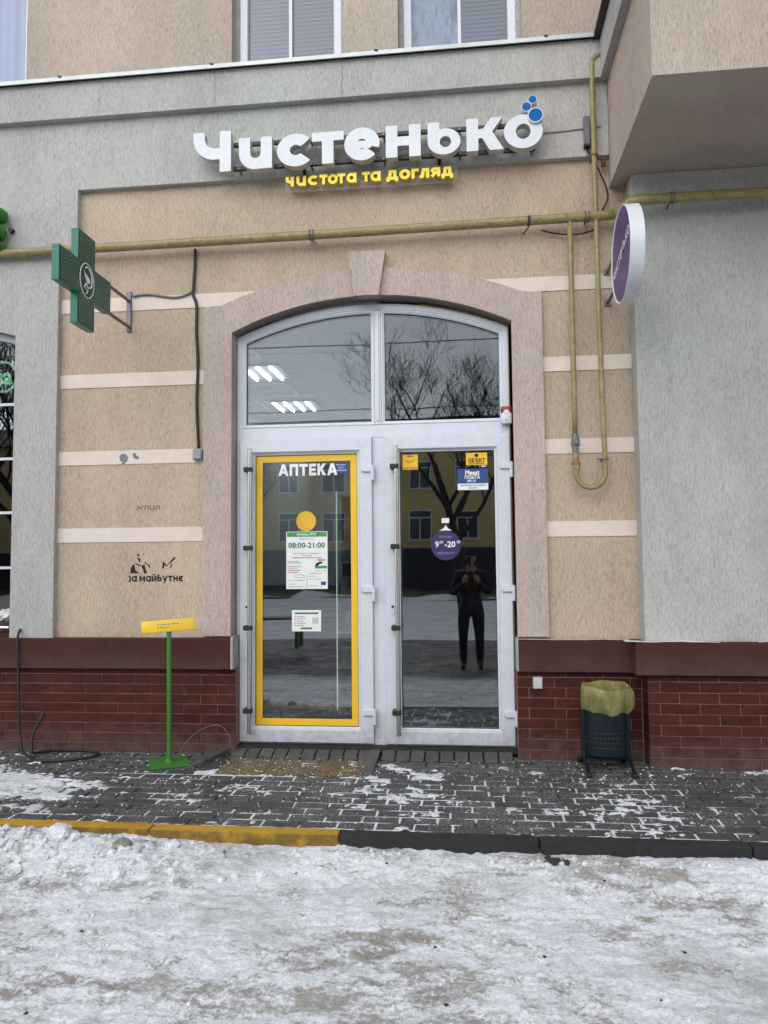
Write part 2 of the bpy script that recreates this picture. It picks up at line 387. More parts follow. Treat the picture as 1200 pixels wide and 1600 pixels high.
def inset(poly, d):
    """mitred inset of a closed counter-clockwise-or-clockwise polygon"""
    n = len(poly); area = sum(poly[i][0]*poly[(i+1) % n][1]-poly[(i+1) % n][0]*poly[i][1] for i in range(n)); sg = 1 if area > 0 else -1
    out = []
    for i in range(n):
        p0, p1, p2 = Vector(poly[i-1]), Vector(poly[i]), Vector(poly[(i+1) % n])
        e1 = (p1-p0).normalized(); e2 = (p2-p1).normalized()
        n1 = Vector((-e1.y, e1.x))*sg; n2 = Vector((-e2.y, e2.x))*sg
        b = (n1+n2); k = d*2/max(.2, b.length_squared)
        q = p1+b*k; out.append((q.x, q.y))
    return out
def frame_ring(mb, poly, prof, m=0):
    """sweep a profile of (inset, y) round a polygon in the x-z plane (closed mitred frame)"""
    rings = []
    for d, y in prof:
        q = inset(poly, d); rings.append([mb.bm.verts.new((a, y, b)) for a, b in q])
    n = len(poly)
    for A, B in zip(rings, rings[1:]):
        for k in range(n): mb.bm.faces.new([A[k], A[(k+1) % n], B[(k+1) % n], B[k]]).material_index = m
    return mb
def rect(x0, x1, z0, z1): return [(x0, z0), (x1, z0), (x1, z1), (x0, z1)]

# ------------------------------------------------------------------ stroke lettering (signed distance + marching squares)
def sd_poly(X, Y, p):
    d = np.full(X.shape, 1e9); ins = np.zeros(X.shape, bool); n = len(p)
    for i in range(n):
        (x0, y0), (x1, y1) = p[i], p[(i+1) % n]
        ex, ey = x1-x0, y1-y0; t = np.clip(((X-x0)*ex+(Y-y0)*ey)/(ex*ex+ey*ey+1e-12), 0, 1)
        d = np.minimum(d, np.hypot(X-x0-t*ex, Y-y0-t*ey))
        c = ((y0 > Y) != (y1 > Y)) & (X < (x1-x0)*(Y-y0)/((y1-y0) if abs(y1-y0) > 1e-12 else 1e-12)+x0); ins ^= c
    return np.where(ins, -d, d)
def sd_seg(X, Y, x0, y0, x1, y1, w):
    dx, dy = x1-x0, y1-y0; L = math.hypot(dx, dy); dx /= L; dy /= L
    nx, ny = -dy*w/2, dx*w/2
    return sd_poly(X, Y, [(x0+nx, y0+ny), (x1+nx, y1+ny), (x1-nx, y1-ny), (x0-nx, y0-ny)])
def sd_arc(X, Y, cx, cy, r, w, a0, a1, ky=1.):
    y = (Y-cy)/ky; x = X-cx
    d = np.abs(np.hypot(x, y)-r)-w/2
    if a1-a0 < 360:
        mid = R((a0+a1)/2); half = R((a1-a0)/2)
        xr = x*math.cos(mid)+y*math.sin(mid); yr = np.abs(-x*math.sin(mid)+y*math.cos(mid))
        e = yr*math.cos(half)-xr*math.sin(half)      # >0 beyond the end
        e = np.where(np.hypot(x, y) > 1e-9, e, 0)
        if half > math.pi/2: cutv = np.where((xr < 0) & (e > 0), e, -1e9) if True else e
        else: cutv = e
        d = np.maximum(d, cutv)
    return d
def eval_prims(prims, X, Y):
    D = np.full(X.shape, 1e9)
    for p in prims:
        k = p[0]
        if k == 'seg': D = np.minimum(D, sd_seg(X, Y, *p[1:]))
        elif k == 'arc': D = np.minimum(D, sd_arc(X, Y, *p[1:]))
        elif k == 'poly': D = np.minimum(D, sd_poly(X, Y, p[1]))
        elif k == 'disc': D = np.minimum(D, (np.hypot((X-p[1])/p[3], (Y-p[2])/p[4])-1)*min(p[3], p[4]))
        elif k == 'hole': D = np.maximum(D, -(np.hypot((X-p[1])/p[3], (Y-p[2])/p[4])-1)*min(p[3], p[4]))
        elif k == 'clip': D = np.maximum(D, np.maximum(p[1]-Y, Y-p[2]))
    return D
def contours(prims, h, x0=-.3, x1=1.6, y0=-.55, y1=1.6):
    xs = np.arange(x0, x1, h)+h*.137; ys = np.arange(y0, y1, h)+h*.173
    X, Y = np.meshgrid(xs, ys); D = eval_prims(prims, X, Y)
    D = np.where(np.abs(D) < 1e-9, 1e-9, D)
    I = D < 0; nxt = {}
    def pt(i, j, k, l):
        t = D[i, j]/(D[i, j]-D[k, l]); return (xs[j]+(xs[l]-xs[j])*t, ys[i]+(ys[k]-ys[i])*t)
    idx = np.argwhere((I[:-1, :-1].astype(int)+I[1:, :-1]+I[:-1, 1:]+I[1:, 1:]) % 4 != 0)
    pos = {}
    for i, j in idx:
        c = [(i, j), (i, j+1), (i+1, j+1), (i+1, j)]; ins = [bool(I[q]) for q in c]
        ent, ext = [], []
        for k in range(4):
            a, b = c[k], c[(k+1) % 4]
            if ins[k] != ins[(k+1) % 4]:
                key = (min(a, b), max(a, b)); pos[key] = pt(*a, *b)
                (ext if ins[k] else ent).append(key)
        if len(ent) == 1: nxt[ext[0]] = ent[0]
        else:
            for e in ext:
                # saddle: join to the following entry
                order = [(min(c[k], c[(k+1) % 4]), max(c[k], c[(k+1) % 4])) for k in range(4)]
                q = order.index(e); nxt[e] = next(order[(q+s) % 4] for s in (1, 2, 3) if order[(q+s) % 4] in ent)
    loops = []; left = set(nxt)
    while left:
        s0 = left.pop(); L = [s0]; k = nxt[s0]
        while k != s0 and k in left: left.discard(k); L.append(k); k = nxt[k]
        P = [pos[k] for k in L]
        if len(P) > 5: loops.append(simplify(P, h*.10))
    return loops
def simplify(P, eps):
    n = len(P)
    a = 0; b = max(range(n), key=lambda i: (P[i][0]-P[0][0])**2+(P[i][1]-P[0][1])**2)
    def dp(i, j):
        if j <= i+1: return []
        (x0, y0), (x1, y1) = P[i], P[j % n]; dx, dy = x1-x0, y1-y0; L = math.hypot(dx, dy)+1e-12
        best, bi = 0, -1
        for k in range(i+1, j):
            d = abs((P[k][0]-x0)*dy-(P[k][1]-y0)*dx)/L
            if d > best: best, bi = d, k
        if best < eps: return []
        return dp(i, bi)+[bi]+dp(bi, j)
    ids = [a]+dp(a, b)+[b]+dp(b, n)
    return [P[i] for i in ids]
def grouped(loops):
    def area(L): return sum(L[i-1][0]*L[i][1]-L[i][0]*L[i-1][1] for i in range(len(L)))/2
    outs = [L for L in loops if area(L)*area(max(loops, key=lambda q: abs(area(q)))) > 0]
    holes = [L for L in loops if L not in outs]; g = [[L] for L in outs]
    for H in holes:
        x, y = H[0]
        for q in g:
            L = q[0]; c = False
            for i in range(len(L)):
                (x0, y0), (x1, y1) = L[i-1], L[i]
                if (y0 > y) != (y1 > y) and x < (x1-x0)*(y-y0)/(y1-y0)+x0: c = not c
            if c: q.append(H); break
    return g
def glyph(ch, s):
    h = s/2; seg = lambda a, b, c, d, w=s: ('seg', a, b, c, d, w); arc = lambda *a: ('arc',)+a
    G = {
     'ч': [seg(.78-h, 0, .78-h, 1), seg(h, 1, h, .76), arc(.45, .76, .45-h, s, 180, 270), seg(.44, .31+h, .7, .31+h)],
     'u': [seg(.94-h, 0, .94-h, 1), seg(h, 1, h, .47), arc(.47, .47, .47-h, s, 180, 360)],
     'с': [arc(.5, .5, .5-h, s, 42, 318)], 'о': [arc(.5, .5, .5-h, s, 0, 360)],
     'т': [seg(0, 1-h, .86, 1-h), seg(.43, 0, .43, 1-h)],
     'а': [arc(.5, .5, .5-h, s, 0, 360), seg(1.02-h, 0, 1.02-h, 1)],
     'д': [seg(.92-h, .1, .92-h, 1), seg(.3, 1-h, .8, 1-h), seg(.38, 1, .28, .1), seg(0, h, 1.08, h), seg(h, -.2, h, h), seg(1.08-h, -.2, 1.08-h, h)],
     'г': [seg(h, 0, h, 1), seg(h, 1-h, .68, 1-h)],
     'л': [seg(.86-h, 0, .86-h, 1), seg(.3, 1-h, .8, 1-h), seg(.36, 1, .26, .1), seg(0, h, .3, h)],
     'я': [seg(.84-h, 0, .84-h, 1), arc(.36, .66, .34-h, s, 90, 270), seg(.36, 1-h, .7, 1-h), seg(.36, .32+h, .7, .32+h), seg(.42, .42, .1, 0)],
     'н': [seg(h, 0, h, 1), seg(.86-h, 0, .86-h, 1), seg(h, .5, .86-h, .5)],
     'з': [arc(.34, .745, .255-h*.6, s*.9, -90, 140), arc(.34, .27, .29-h*.8, s*.9, -145, 90)],
     'м': [seg(h, 0, h, 1), seg(1.1-h, 0, 1.1-h, 1), ('poly', [(0, 1), (s*1.15, 1), (.55, .45), (1.1-s*1.15, 1), (1.1, 1), (.55, .08)])],
     'й': [seg(h, 0, h, 1), seg(.9-h, 0, .9-h, 1), ('poly', [(h, .0), (s*1.1, 0), (.9-h, 1), (.9-s*1.1, 1)]), arc(.45, 1.36, .2, s*.7, 190, 350)],
     'б': [arc(.46, .42, .42-h, s, 0, 360), seg(h, .4, h, .75), arc(.5, .78, .5-h, s, 95, 180)],
     'у': [seg(.1, 1, .47, .2), seg(.86, 1, .34, -.3)],
     'є': [arc(.5, .5, .5-h, s, 42, 318), seg(.2, .5, .68, .5)],
     'А': [('poly', [(0, 0), (s*1.1, 0), (.5, 1-s*1.3), (1-s*1.1, 0), (1, 0), (.5+s*.62, 1), (.5-s*.62, 1)]), seg(.22, .3, .78, .3, s*.8)],
     'П': [seg(h, 0, h, 1), seg(.84-h, 0, .84-h, 1), seg(h, 1-h, .84-h, 1-h)],
     'Т': [seg(0, 1-h, .84, 1-h), seg(.42, 0, .42, 1)],
     'Е': [seg(h, 0, h, 1), seg(h, h, .7, h), seg(h, 1-h, .7, 1-h), seg(h, .5, .64, .5)],
     'К': [seg(h, 0, h, 1), ('poly', [(s*.8, .36), (s*.8, .62), (.54, 1), (.54+s*1.25, 1), (.5, .53), (.54+s*1.35, 0), (.54, 0), (.36, .38)])],
    }
    return G[ch]
def letter(mb, prims, box, y0, y1, h, m=0, mside=None, tb=None):
    """fit a glyph into box=(x0,x1,z0,z1); tb gives its own true bounds when they must not be measured"""
    loops = contours(prims, h)
    xs = [p[0] for L in loops for p in L]; ys = [p[1] for L in loops for p in L]
    bx = tb or (min(xs), max(xs), min(ys), max(ys))
    fx = (box[1]-box[0])/(bx[1]-bx[0]); fz = (box[3]-box[2])/(bx[3]-bx[2])
    for g in grouped(loops):
        mb.prism(None, y0, y1, m, [[(box[0]+(a-bx[0])*fx, box[2]+(b-bx[2])*fz) for a, b in L] for L in g], mside)
    return mb
def words_mb(mb, txt, x0, x1, z0, zh, y0, y1, s, h, gap=.14, space=.45, m=0, mside=None):
    """a row of stroke glyphs; zh = height of the unit (x-height or cap height)"""
    ws = []; 
    for ch in txt:
        if ch == ' ': ws.append(None); continue
        L = contours(glyph(ch, s), h); xs = [p[0] for q in L for p in q]; ws.append((L, min(xs), max(xs)))
    tot = sum((space if w is None else w[2]-w[1]+gap) for w in ws)-gap; k = (x1-x0)/tot; x = x0
    for w in ws:
        if w is None: x += space*k; continue
        L, a, b = w
        for g in grouped(L): mb.prism(None, y0, y1, m, [[(x+(p-a)*k, z0+q*zh) for p, q in l] for l in g], mside)
        x += (b-a+gap)*k
    return mb

def text(body, x, z, size, y, mat, name, parent=None, align='CENTER', bold=0., width=None, rz=0., thick=.0004, label=None, m4=None):
    """flat printed lettering from the built-in font, upright in the x-z plane, facing -Y"""
    cu = bpy.data.curves.new(name, 'FONT'); cu.body = body; cu.size = size; cu.align_x = align; cu.align_y = 'CENTER'; cu.resolution_u = 2
    o = bpy.data.objects.new(name, cu); C.objects.link(o); bpy.context.view_layer.update()
    me = bpy.data.meshes.new_from_object(o.evaluated_get(bpy.context.evaluated_depsgraph_get()))
    bpy.data.objects.remove(o); b = bmesh.new(); b.from_mesh(me); bpy.data.meshes.remove(me)
    k = 1.
    if width and b.verts:
        w = max(v.co.x for v in b.verts)-min(v.co.x for v in b.verts); k = width/w
    mb = MB(); offs = [(0, 0)]
    if bold: offs = [(-bold, 0), (bold, 0), (0, bold), (0, -bold), (0, 0)]
    rot = Matrix.Rotation(rz, 4, 'Y')
    for i, (dx, dz) in enumerate(offs):
        M = m4 or Matrix.Translation((x, y, z)) @ rot
        M = M @ Matrix(((k, 0, 0, dx), (0, 0, 1, -thick*i*.3), (0, 1, 0, dz), (0, 0, 0, 1)))
        c = b.copy(); mb.merge(c, 0, M)
    b.free()
    return mb.build(name, mat, parent, None, label)
def wrap(fn): return fn

# numpy value noise (for real relief)
def vnoise(x, y, seed):
    r = np.random.default_rng(seed); T = r.random((256, 256))
    xi = np.floor(x).astype(int); yi = np.floor(y).astype(int); fx = x-xi; fy = y-yi
    fx = fx*fx*(3-2*fx); fy = fy*fy*(3-2*fy); a = xi & 255; b = yi & 255; a1 = (a+1) & 255; b1 = (b+1) & 255
    return (T[a, b]*(1-fx)+T[a1, b]*fx)*(1-fy)+(T[a, b1]*(1-fx)+T[a1, b1]*fx)*fy
def fbm(x, y, seed, oct=4, gain=.5):
    s = 0; a = 1; t = 0
    for o in range(oct): s = s+a*vnoise(x*2**o+17.3*o, y*2**o-9.1*o, seed+o); t += a; a *= gain
    return s/t
def grid_mesh(name, xs, ys, Z, mat, keep=None, smooth=True, kind=None, parent=None, cover=None):
    nx, ny = len(xs), len(ys); X, Y = np.meshgrid(xs, ys)
    V = np.stack([X, Y, Z], -1).reshape(-1, 3)
    i = np.arange((ny-1)*(nx-1)); r_, c_ = i//(nx-1), i % (nx-1); a = r_*nx+c_
    Fq = np.stack([a, a+1, a+1+nx, a+nx], -1)
    if keep is not None: Fq = Fq[keep.reshape(-1)[Fq].any(1)]
    used = np.unique(Fq); mp = np.zeros(len(V), int); mp[used] = np.arange(len(used)); V = V[used]; Fq = mp[Fq]
    me = bpy.data.meshes.new(name); me.vertices.add(len(V)); me.vertices.foreach_set('co', V.ravel())
    me.loops.add(Fq.size); me.loops.foreach_set('vertex_index', Fq.ravel()); me.polygons.add(len(Fq))
    me.polygons.foreach_set('loop_start', np.arange(0, Fq.size, 4)); me.update(calc_edges=True)
    if cover is not None:
        at = me.attributes.new('cover', 'FLOAT', 'POINT'); at.data.foreach_set('value', cover.reshape(-1)[used].astype(np.float32))
    if smooth: me.shade_smooth()
    me.materials.append(mat); o = bpy.data.objects.new(name, me); C.objects.link(o)
    if kind: o['kind'] = kind
    if parent: o.parent = parent
    return o

# ------------------------------------------------------------------ THE GROUND
ROADZ = -.085
def road_h(X, Y):
    base = ROADZ-.145*np.clip((-1.7-Y)/3.6, 0, 1)+.04*(fbm(X*.9, Y*1.1, 3, 3)-.5)+.018*(fbm(X*4.2, Y*5.5, 5, 4, .6)-.5)+.016*(.5-np.abs(fbm(X*11, Y*14, 8, 3, .6)-.5)*2)+.012*(fbm(X*33, Y*38, 9, 2, .6)-.5)-.010
    e = np.clip((Y+2.05)/.5, 0, 1)                      # rise towards the kerb
    base = base+.028*e*e
    lump = np.clip(1-((X+3.1)/1.75)**2, 0, 1)*np.exp(-((Y+1.74)/.27)**2)
    base = base+lump*(.078+.085*np.clip((-2.5-X)/.6, 0, 1)+.10*(fbm(X*7, Y*7, 15, 4, .6)-.38))
    ridge = np.exp(-((Y+1.72)/.14)**2)*(.03*fbm(X*2.3, Y*0+4, 22, 3)+.028*(fbm(X*14, Y*14, 23, 3)-.5))
    return base+ridge
xs = np.concatenate([np.linspace(-6, -3.2, 70), np.linspace(-3.18, 2.8, 420), np.linspace(2.83, 6, 70)])
ys = np.concatenate([np.linspace(-9.6, -4.2, 80), np.linspace(-4.18, -1.50, 216)])
X, Y = np.meshgrid(xs, ys)
road = grid_mesh('snowy_road', xs, ys, road_h(X, Y), SNOWR, kind='structure')
xs = np.linspace(-60, 60, 90); ys = np.linspace(-26, -8.9, 40); X, Y = np.meshgrid(xs, ys)
Z = ROADZ-.15+.08*(fbm(X*.5, Y*.5, 31, 4)-.5)-.02
hole = (np.abs(X) < 4.6) & (Y > -9.2)
grid_mesh('snow_field', xs, ys, Z, FARSNOW, kind='structure')
for sgn in (-1, 1):
    xs = np.linspace(5.9, 60, 50)*sgn; xs.sort(); ys = np.linspace(-9.1, -1.5, 22); X, Y = np.meshgrid(xs, ys)
    grid_mesh('road_side', xs, ys, ROADZ+.05*(fbm(X*.8, Y*.8, 41, 3)-.5), FARSNOW, kind='structure')
EARTH = plain('frozen_earth', (.10, .085, .055), .95, var=.4, vs=2, bump=.5)
gm = MB().pf([(-80, -90, -.2), (80, -90, -.2), (80, -25.5, -.2), (-80, -25.5, -.2)], [(0, 1, 2, 3)])
tag(gm.build('earth_verge', EARTH), kind='structure')
xs = np.linspace(-60, 60, 200); ys = np.linspace(-27.5, -24.8, 8); X, Y = np.meshgrid(xs, ys)
grid_mesh('snow_bank', xs, ys, -.42+.75*np.exp(-((Y+26.1)/.8)**2)*fbm(X*.9, Y, 51, 3), FARSNOW, kind='structure')
tag(MB().pf([(-80, -1.6, -.22), (80, -1.6, -.22), (80, 12, -.22), (-80, 12, -.22)], [(0, 1, 2, 3)]).build('sub_base', SOIL), kind='structure')

# pavement with separate pavers, real joints and a snow sheet lying in and over them
pave = MB().box(-7, 6, -1.47, .25, -.2, -.013).build('pavement', SOIL); pave['kind'] = 'structure'
def paver_mesh(w, d, v):
    b = MB(); r_ = random.Random(v)
    b.box(-w/2, w/2, -d/2, d/2, -.06, 0, .004)
    for q in b.bm.verts: q.co.x += r_.uniform(-.0015, .0015); q.co.y += r_.uniform(-.0015, .0015)
    o = b.build('paver', PAVER); me = o.data; bpy.data.objects.remove(o); return me
PV = [paver_mesh(.1905, .0905, i) for i in range(5)]; PVCL = []
for me in PV:
    c = me.copy(); c.materials.clear(); c.materials.append(PAVERC); PVCL.append(c)
cells = []
rowsY = [-1.47+.0505+.1*k for k in range(15)]
for k, y in enumerate(rowsY):
    for i in range(-24, 20):
        x = i*.2+(.1 if k % 2 else 0)+.02*math.sin(k*2.1)
        if x < -4.4 or x > 3.6: continue
        if -1.80 < x < -.63 and y > -.54: continue
        if -.63 <= x < .36 and y > -.14: continue
        if x > 1.17 and y > -.2: continue
        cells.append((x, y))
def shown(c): return (abs(c[0]+.55) > 2.75, c[1])
cells.sort(key=shown)
for x, y in cells[:300]:
    clear = y > -.47+.06*math.sin(x*3)
    o = bpy.data.objects.new('paver', random.choice(PVCL if clear else PV)); C.objects.link(o); o.parent = pave
    o.location = (x+random.uniform(-.002, .002), y+random.uniform(-.002, .002), random.uniform(-.0025, .0015))
    o.rotation_euler = (random.uniform(-.006, .006), random.uniform(-.004, .004), random.uniform(-.008, .008))
mb = MB()
for x, y in cells[300:]:
    mb.box(x-.0945, x+.0945, y-.0445, y+.0445, -.06, random.uniform(-.0025, .001), .004)
rest = mb.build('paver', PAVERC, pave); rest['kind'] = 'stuff'
# ramp of soldier pavers at the threshold
def soldier(x, y0, y1, z0, z1, w=.092):
    L = math.hypot(y1-y0, z1-z0); a = math.atan2(z1-z0, y1-y0)
    mb = MB().box(-w/2, w/2, -L/2, L/2, -.07, 0, .004); o = mb.build('paver', PAVERC, pave)
    o.location = (x, (y0+y1)/2, (z0+z1)/2); o.rotation_euler = (a, random.uniform(-.012, .012), random.uniform(-.012, .012)); return o
for i in range(10):
    x = -1.655+.1015*i; soldier(x, -.085, .105, .004+random.uniform(0, .003), .046)
    soldier(x+.01, -.155, -.092, .004, .005)
for i in range(9):
    soldier(-.575+.1015*i, -.135, .105, .002, .046)
o = soldier(-1.79, -.42, .10, .004, .046, .07); o.rotation_euler.z = -.33; o.location.x = -1.81
soldier(-.675, -.5, .105, .004, .04, .075)
fl = MB().pf([(-1.70, .105, -.1), (-.62, .105, -.1), (-.62, .105, .04), (-1.70, .105, .04)], [(0, 1, 2, 3)])
mb = MB().box(-1.72, .335, -.14, .16, -.2, -.015); o = mb.build('ramp_bed', SOIL, pave)
for i in range(3):
    x0 = -1.668+.322*i
    mb = MB().box(x0, x0+.318, -.525, -.170, -.05, .0005, .003)
    for a in range(7):
        for b in range(7):
            mb.lathe([(.013, .0), (.010, .004), (.0, .005)], (x0+.03+a*.043, -.50+b*.0505, 0), 8)
    mb.build('tactile_tile', TACT, pave, label='brown yellow worn tactile tile' if i == 0 else None)

# snow sheet over the pavers
xs = np.arange(-4.2, 3.6, .0095); ys = np.arange(-1.475, -.12, .0095); X, Y = np.meshgrid(xs, ys)
n1 = fbm(X*2.3, Y*3.6, 61, 5, .6); n2 = fbm(X*9, Y*11, 71, 4, .6); n3 = fbm(X*30, Y*30, 81, 3, .6)
left = np.clip(1.25-((X+3.15)/1.02)**2-((Y+.98)/.46)**2, 0, 1.3)
right = np.clip(1.0-((X-2.15)/.55)**2-((Y+.95)/.42)**2, 0, 1)
mid = .5*np.clip(1-((X+.45)/.45)**2-((Y+.48)/.33)**2, 0, 1)
f = left*1.15+right*.75+mid*.62+(n1-.5)*1.5+(n2-.5)*1.7+(n3-.5)*1.5-.58
front = np.clip((-.40-Y)/.12, 0, 1)*np.clip(.62+.9*(n1-.35), 0, 1)   # joints hold snow away from the wall
zj = -.0115+.0108*np.clip(front*1.6+(n2-.5)*3.2+(n1-.5)*1.8-.28, 0, 1.0)
zs = .0005+.014*np.clip(f, 0, 1)
Zs = np.where(f > 0, zs, np.maximum(zj, -.0112)+np.clip(f, -.12, 0)*.02)
tile = (X > -1.67) & (X < -.70) & (Y > -.535); 
Zs = np.where(tile & (f+(n3-.5)*.8 < -.12), -.02, np.maximum(Zs, .001)*1.0+np.where(tile, .002, 0)) if False else np.where(tile, np.where(f+(n3-.5)*1.4+(n2-.5) < -.02, -.02, .0015+.006*np.clip(f, 0, 1)), Zs)
Zs = np.where((Y > -.17), np.minimum(Zs, -.02), Zs)
sn = grid_mesh('snow', xs, ys, Zs, THINS, keep=Zs > -.0112, kind='stuff', cover=np.where(Zs > .0001, np.clip(f/.30, 0, 1)+.12, np.clip((Zs+.0112)/.0075, 0, 1)))
# loose crumbs of snow and ice along the kerb and the wall
def lump(r, seed):
    b = bmesh.new(); bmesh.ops.create_icosphere(b, subdivisions=1, radius=r); q = random.Random(seed)
    for v in b.verts: v.co = Vector((v.co.x*q.uniform(.7, 1.35), v.co.y*q.uniform(.7, 1.35), v.co.z*q.uniform(.5, 1.0)))
    return b
mb = MB()
for i in range(1900):
    if i < 750:
        x = -3.5+abs(random.gauss(0, 1.0)); y = -1.64-abs(random.gauss(0, .22)); r_ = random.choice([.006, .009, .012, .018, .026])*random.uniform(.7, 1.2)
    elif i < 1250:
        x = random.uniform(-4, 3); y = -1.60-abs(random.gauss(0, .07)); r_ = random.choice([.004, .006, .009, .013])
    else:
        x = random.uniform(-3.6, 2.4); y = random.uniform(-4, -1.7); r_ = random.choice([.003, .004, .006, .009])
    if y > -1.59: continue
    z = float(road_h(np.array([[x]]), np.array([[y]]))[0, 0])
    mb.merge(lump(r_, i), 0, Matrix.Translation((x, y, z+r_*.25)) @ Matrix.Rotation(random.uniform(0, 6), 4, 'Z'))
tag(mb.build('snow_crumbs', SNOWC, None), kind='stuff')
mb = MB()
for i in range(1100):
    x = random.uniform(-3.6, 2.4); y = random.choice([random.uniform(-.55, -.06), random.uniform(-1.45, -.4)]); r_ = random.choice([.002, .003, .004, .006])
    mb.merge(lump(r_, 3000+i), 0, Matrix.Translation((x, y, r_*.3)))
tag(mb.build('snow_specks', SNOWC, None), kind='stuff')
mb = MB()
for i in range(70):
    x = random.uniform(-3.4, 2.2); y = random.uniform(-4.0, -1.65); r_ = random.uniform(.003, .009)
    z = float(road_h(np.array([[x]]), np.array([[y]]))[0, 0]); mb.merge(lump(r_, 5000+i), 0, Matrix.Translation((x, y, z+r_*.1)))
for i in range(26):
    x = .39+random.gauss(0, .025); y = -1.66+random.gauss(0, .02); r_ = random.uniform(.005, .016)
    z = float(road_h(np.array([[x]]), np.array([[y]]))[0, 0]); mb.merge(lump(r_, 5100+i), 0, Matrix.Translation((x, y, z+r_*.4)))
tag(mb.build('grit_debris', plain('dark_grit', (.04, .032, .022), .9), None), kind='stuff')
for i, (x, y, r_, lb) in enumerate([(-2.07, -1.70, .065, 'large lump of ice resting against the yellow kerb'), (-2.45, -1.83, .045, 'flat ice slab lying in the snow heap near the kerb'), (-1.73, -1.72, .05, 'dirty grey ice block below the yellow kerb joint')]):
    b = bmesh.new(); bmesh.ops.create_icosphere(b, subdivisions=2, radius=r_); q = random.Random(90+i)
    for v in b.verts: v.co *= q.uniform(.78, 1.12); v.co.z *= (.8, .35, .6)[i]
    z = float(road_h(np.array([[x]]), np.array([[y]]))[0, 0])
    thing(MB().merge(b, 0, Matrix.Translation((x, y, z+r_*.25))), 'ice_chunk', SNOWC if i < 2 else plain('grey_ice', (.22, .215, .20), .4), lb, 'ice', 'ice chunks along the kerb')

# kerb of separate stones
kerb = MB().box(-7, 6, -1.56, -1.46, -.25, -.12).build('kerb', SOIL); kerb['kind'] = 'structure'
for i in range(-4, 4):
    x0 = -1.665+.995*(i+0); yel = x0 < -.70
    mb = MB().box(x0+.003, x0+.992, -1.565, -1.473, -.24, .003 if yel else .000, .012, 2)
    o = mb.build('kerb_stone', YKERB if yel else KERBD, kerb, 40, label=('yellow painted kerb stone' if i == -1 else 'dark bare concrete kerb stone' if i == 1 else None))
    o.rotation_euler = (0, random.uniform(-.002, .002), 0)

# ------------------------------------------------------------------ THE BUILDING
bld = empty('building', (-.7, 0, 0), 'beige and grey rendered building with arched shop entrance and brick plinth', 'building')
CX = -.692
intr = arc_pts(CX, 1.027, 3.075, .235, 28)          # inner edge of the surround
# lower tan wall, one outline with the arched notch
wall = [(-3.085, .6), (-1.722, .6)]+[(-1.722, .62)]+intr+[(.335, .6), (1.30, .6), (1.30, 4.6), (-3.085, 4.6)]
MB().prism(wall, 0, .12, 0).build('wall', TAN, bld, label='tan stucco wall')
# left pilaster + arch top of the shop window + frieze (grey)
lw = arc_pts(-4.35, .93, 3.12, .13, 16)
MB().prism([(-3.42, .80), (-3.078, .80), (-3.078, 4.238), (-3.42, 4.238)], -.05, .10).build('pilaster', GREYS, bld, label='grey stucco pilaster')
MB().prism(rect(-3.077, -2.935, 3.742, 4.237), -.05, .10).build('pilaster', GREYS, bld, label='grey stucco step of the pilaster above the pipe')
MB().prism(lw+[(-3.42, 4.238), (-5.6, 4.238), (-5.6, .8), (-5.28, .8)], -.05, .10).build('wall', GREYS, bld, label='grey stucco wall around the shop window')
MB().prism([(-5.6, 4.238), (-3.42, 4.238), (-3.078, 4.238), (1.044, 4.238), (1.044, 4.80), (-5.6, 4.80)], -.05, .10).build('frieze', GREYS, bld)
MB().box(-5.6, 1.044, -.105, .1, 4.782, 5.066).build('cornice', GREYS, bld, label='grey cornice band under the metal flashing')
rc_ = random.Random(5)
for x_, za, zb in ((-1.835, 4.79, 5.05), (-.865, 4.785, 5.06), (-2.75, 4.80, 4.93)):
    n_ = 12; L_ = [(x_+rc_.uniform(-.006, .006), za+(zb-za)*i/n_) for i in range(n_+1)]
    MB().prism([(a+.0012, b) for a, b in L_]+[(a-.0014, b) for a, b in L_[::-1]], -.1056, -.104).build('crack', INK, bld)
# flashing with drip edge
def flash(pts_yz, x0, x1, name, mat):
    return MB().prism(pts_yz, x0, x1, ax='x').build(name, mat, bld)
flash([(-.143, 5.060), (-.134, 5.060), (-.134, 5.080), (.05, 5.135), (.05, 5.142), (-.137, 5.093), (-.143, 5.090)], -5.6, .97, 'flashing', GALV)
for i, x in enumerate((-3.06, -1.86, -.62, .6)):
    MB().box(x, x+.028, -.147, -.1435, 5.084, 5.099, rot=Matrix.Rotation(.3, 4, 'Y')).build('flashing_clip', DARKFL, bld)
# upper wall pieces with window openings
UPZ = 7.2
def upwall(x0, x1, z0=5.019, z1=UPZ): MB().prism(rect(x0, x1, z0, z1), 0, .25).build('wall', UPTAN, bld, label='beige upper storey wall')
upwall(-3.408, -1.737); upwall(-.863, -.457); upwall(.456, 1.06)
for x0, x1 in ((-1.737, -.863), (-.457, .456), (-5.6, -3.408)):
    MB().prism(rect(x0, x1, 6.75, UPZ), .0, .25).build('wall', UPTAN, bld); MB().prism(rect(x0, x1, 5.019, 5.15), .06, .25).build('wall', UPTAN, bld)
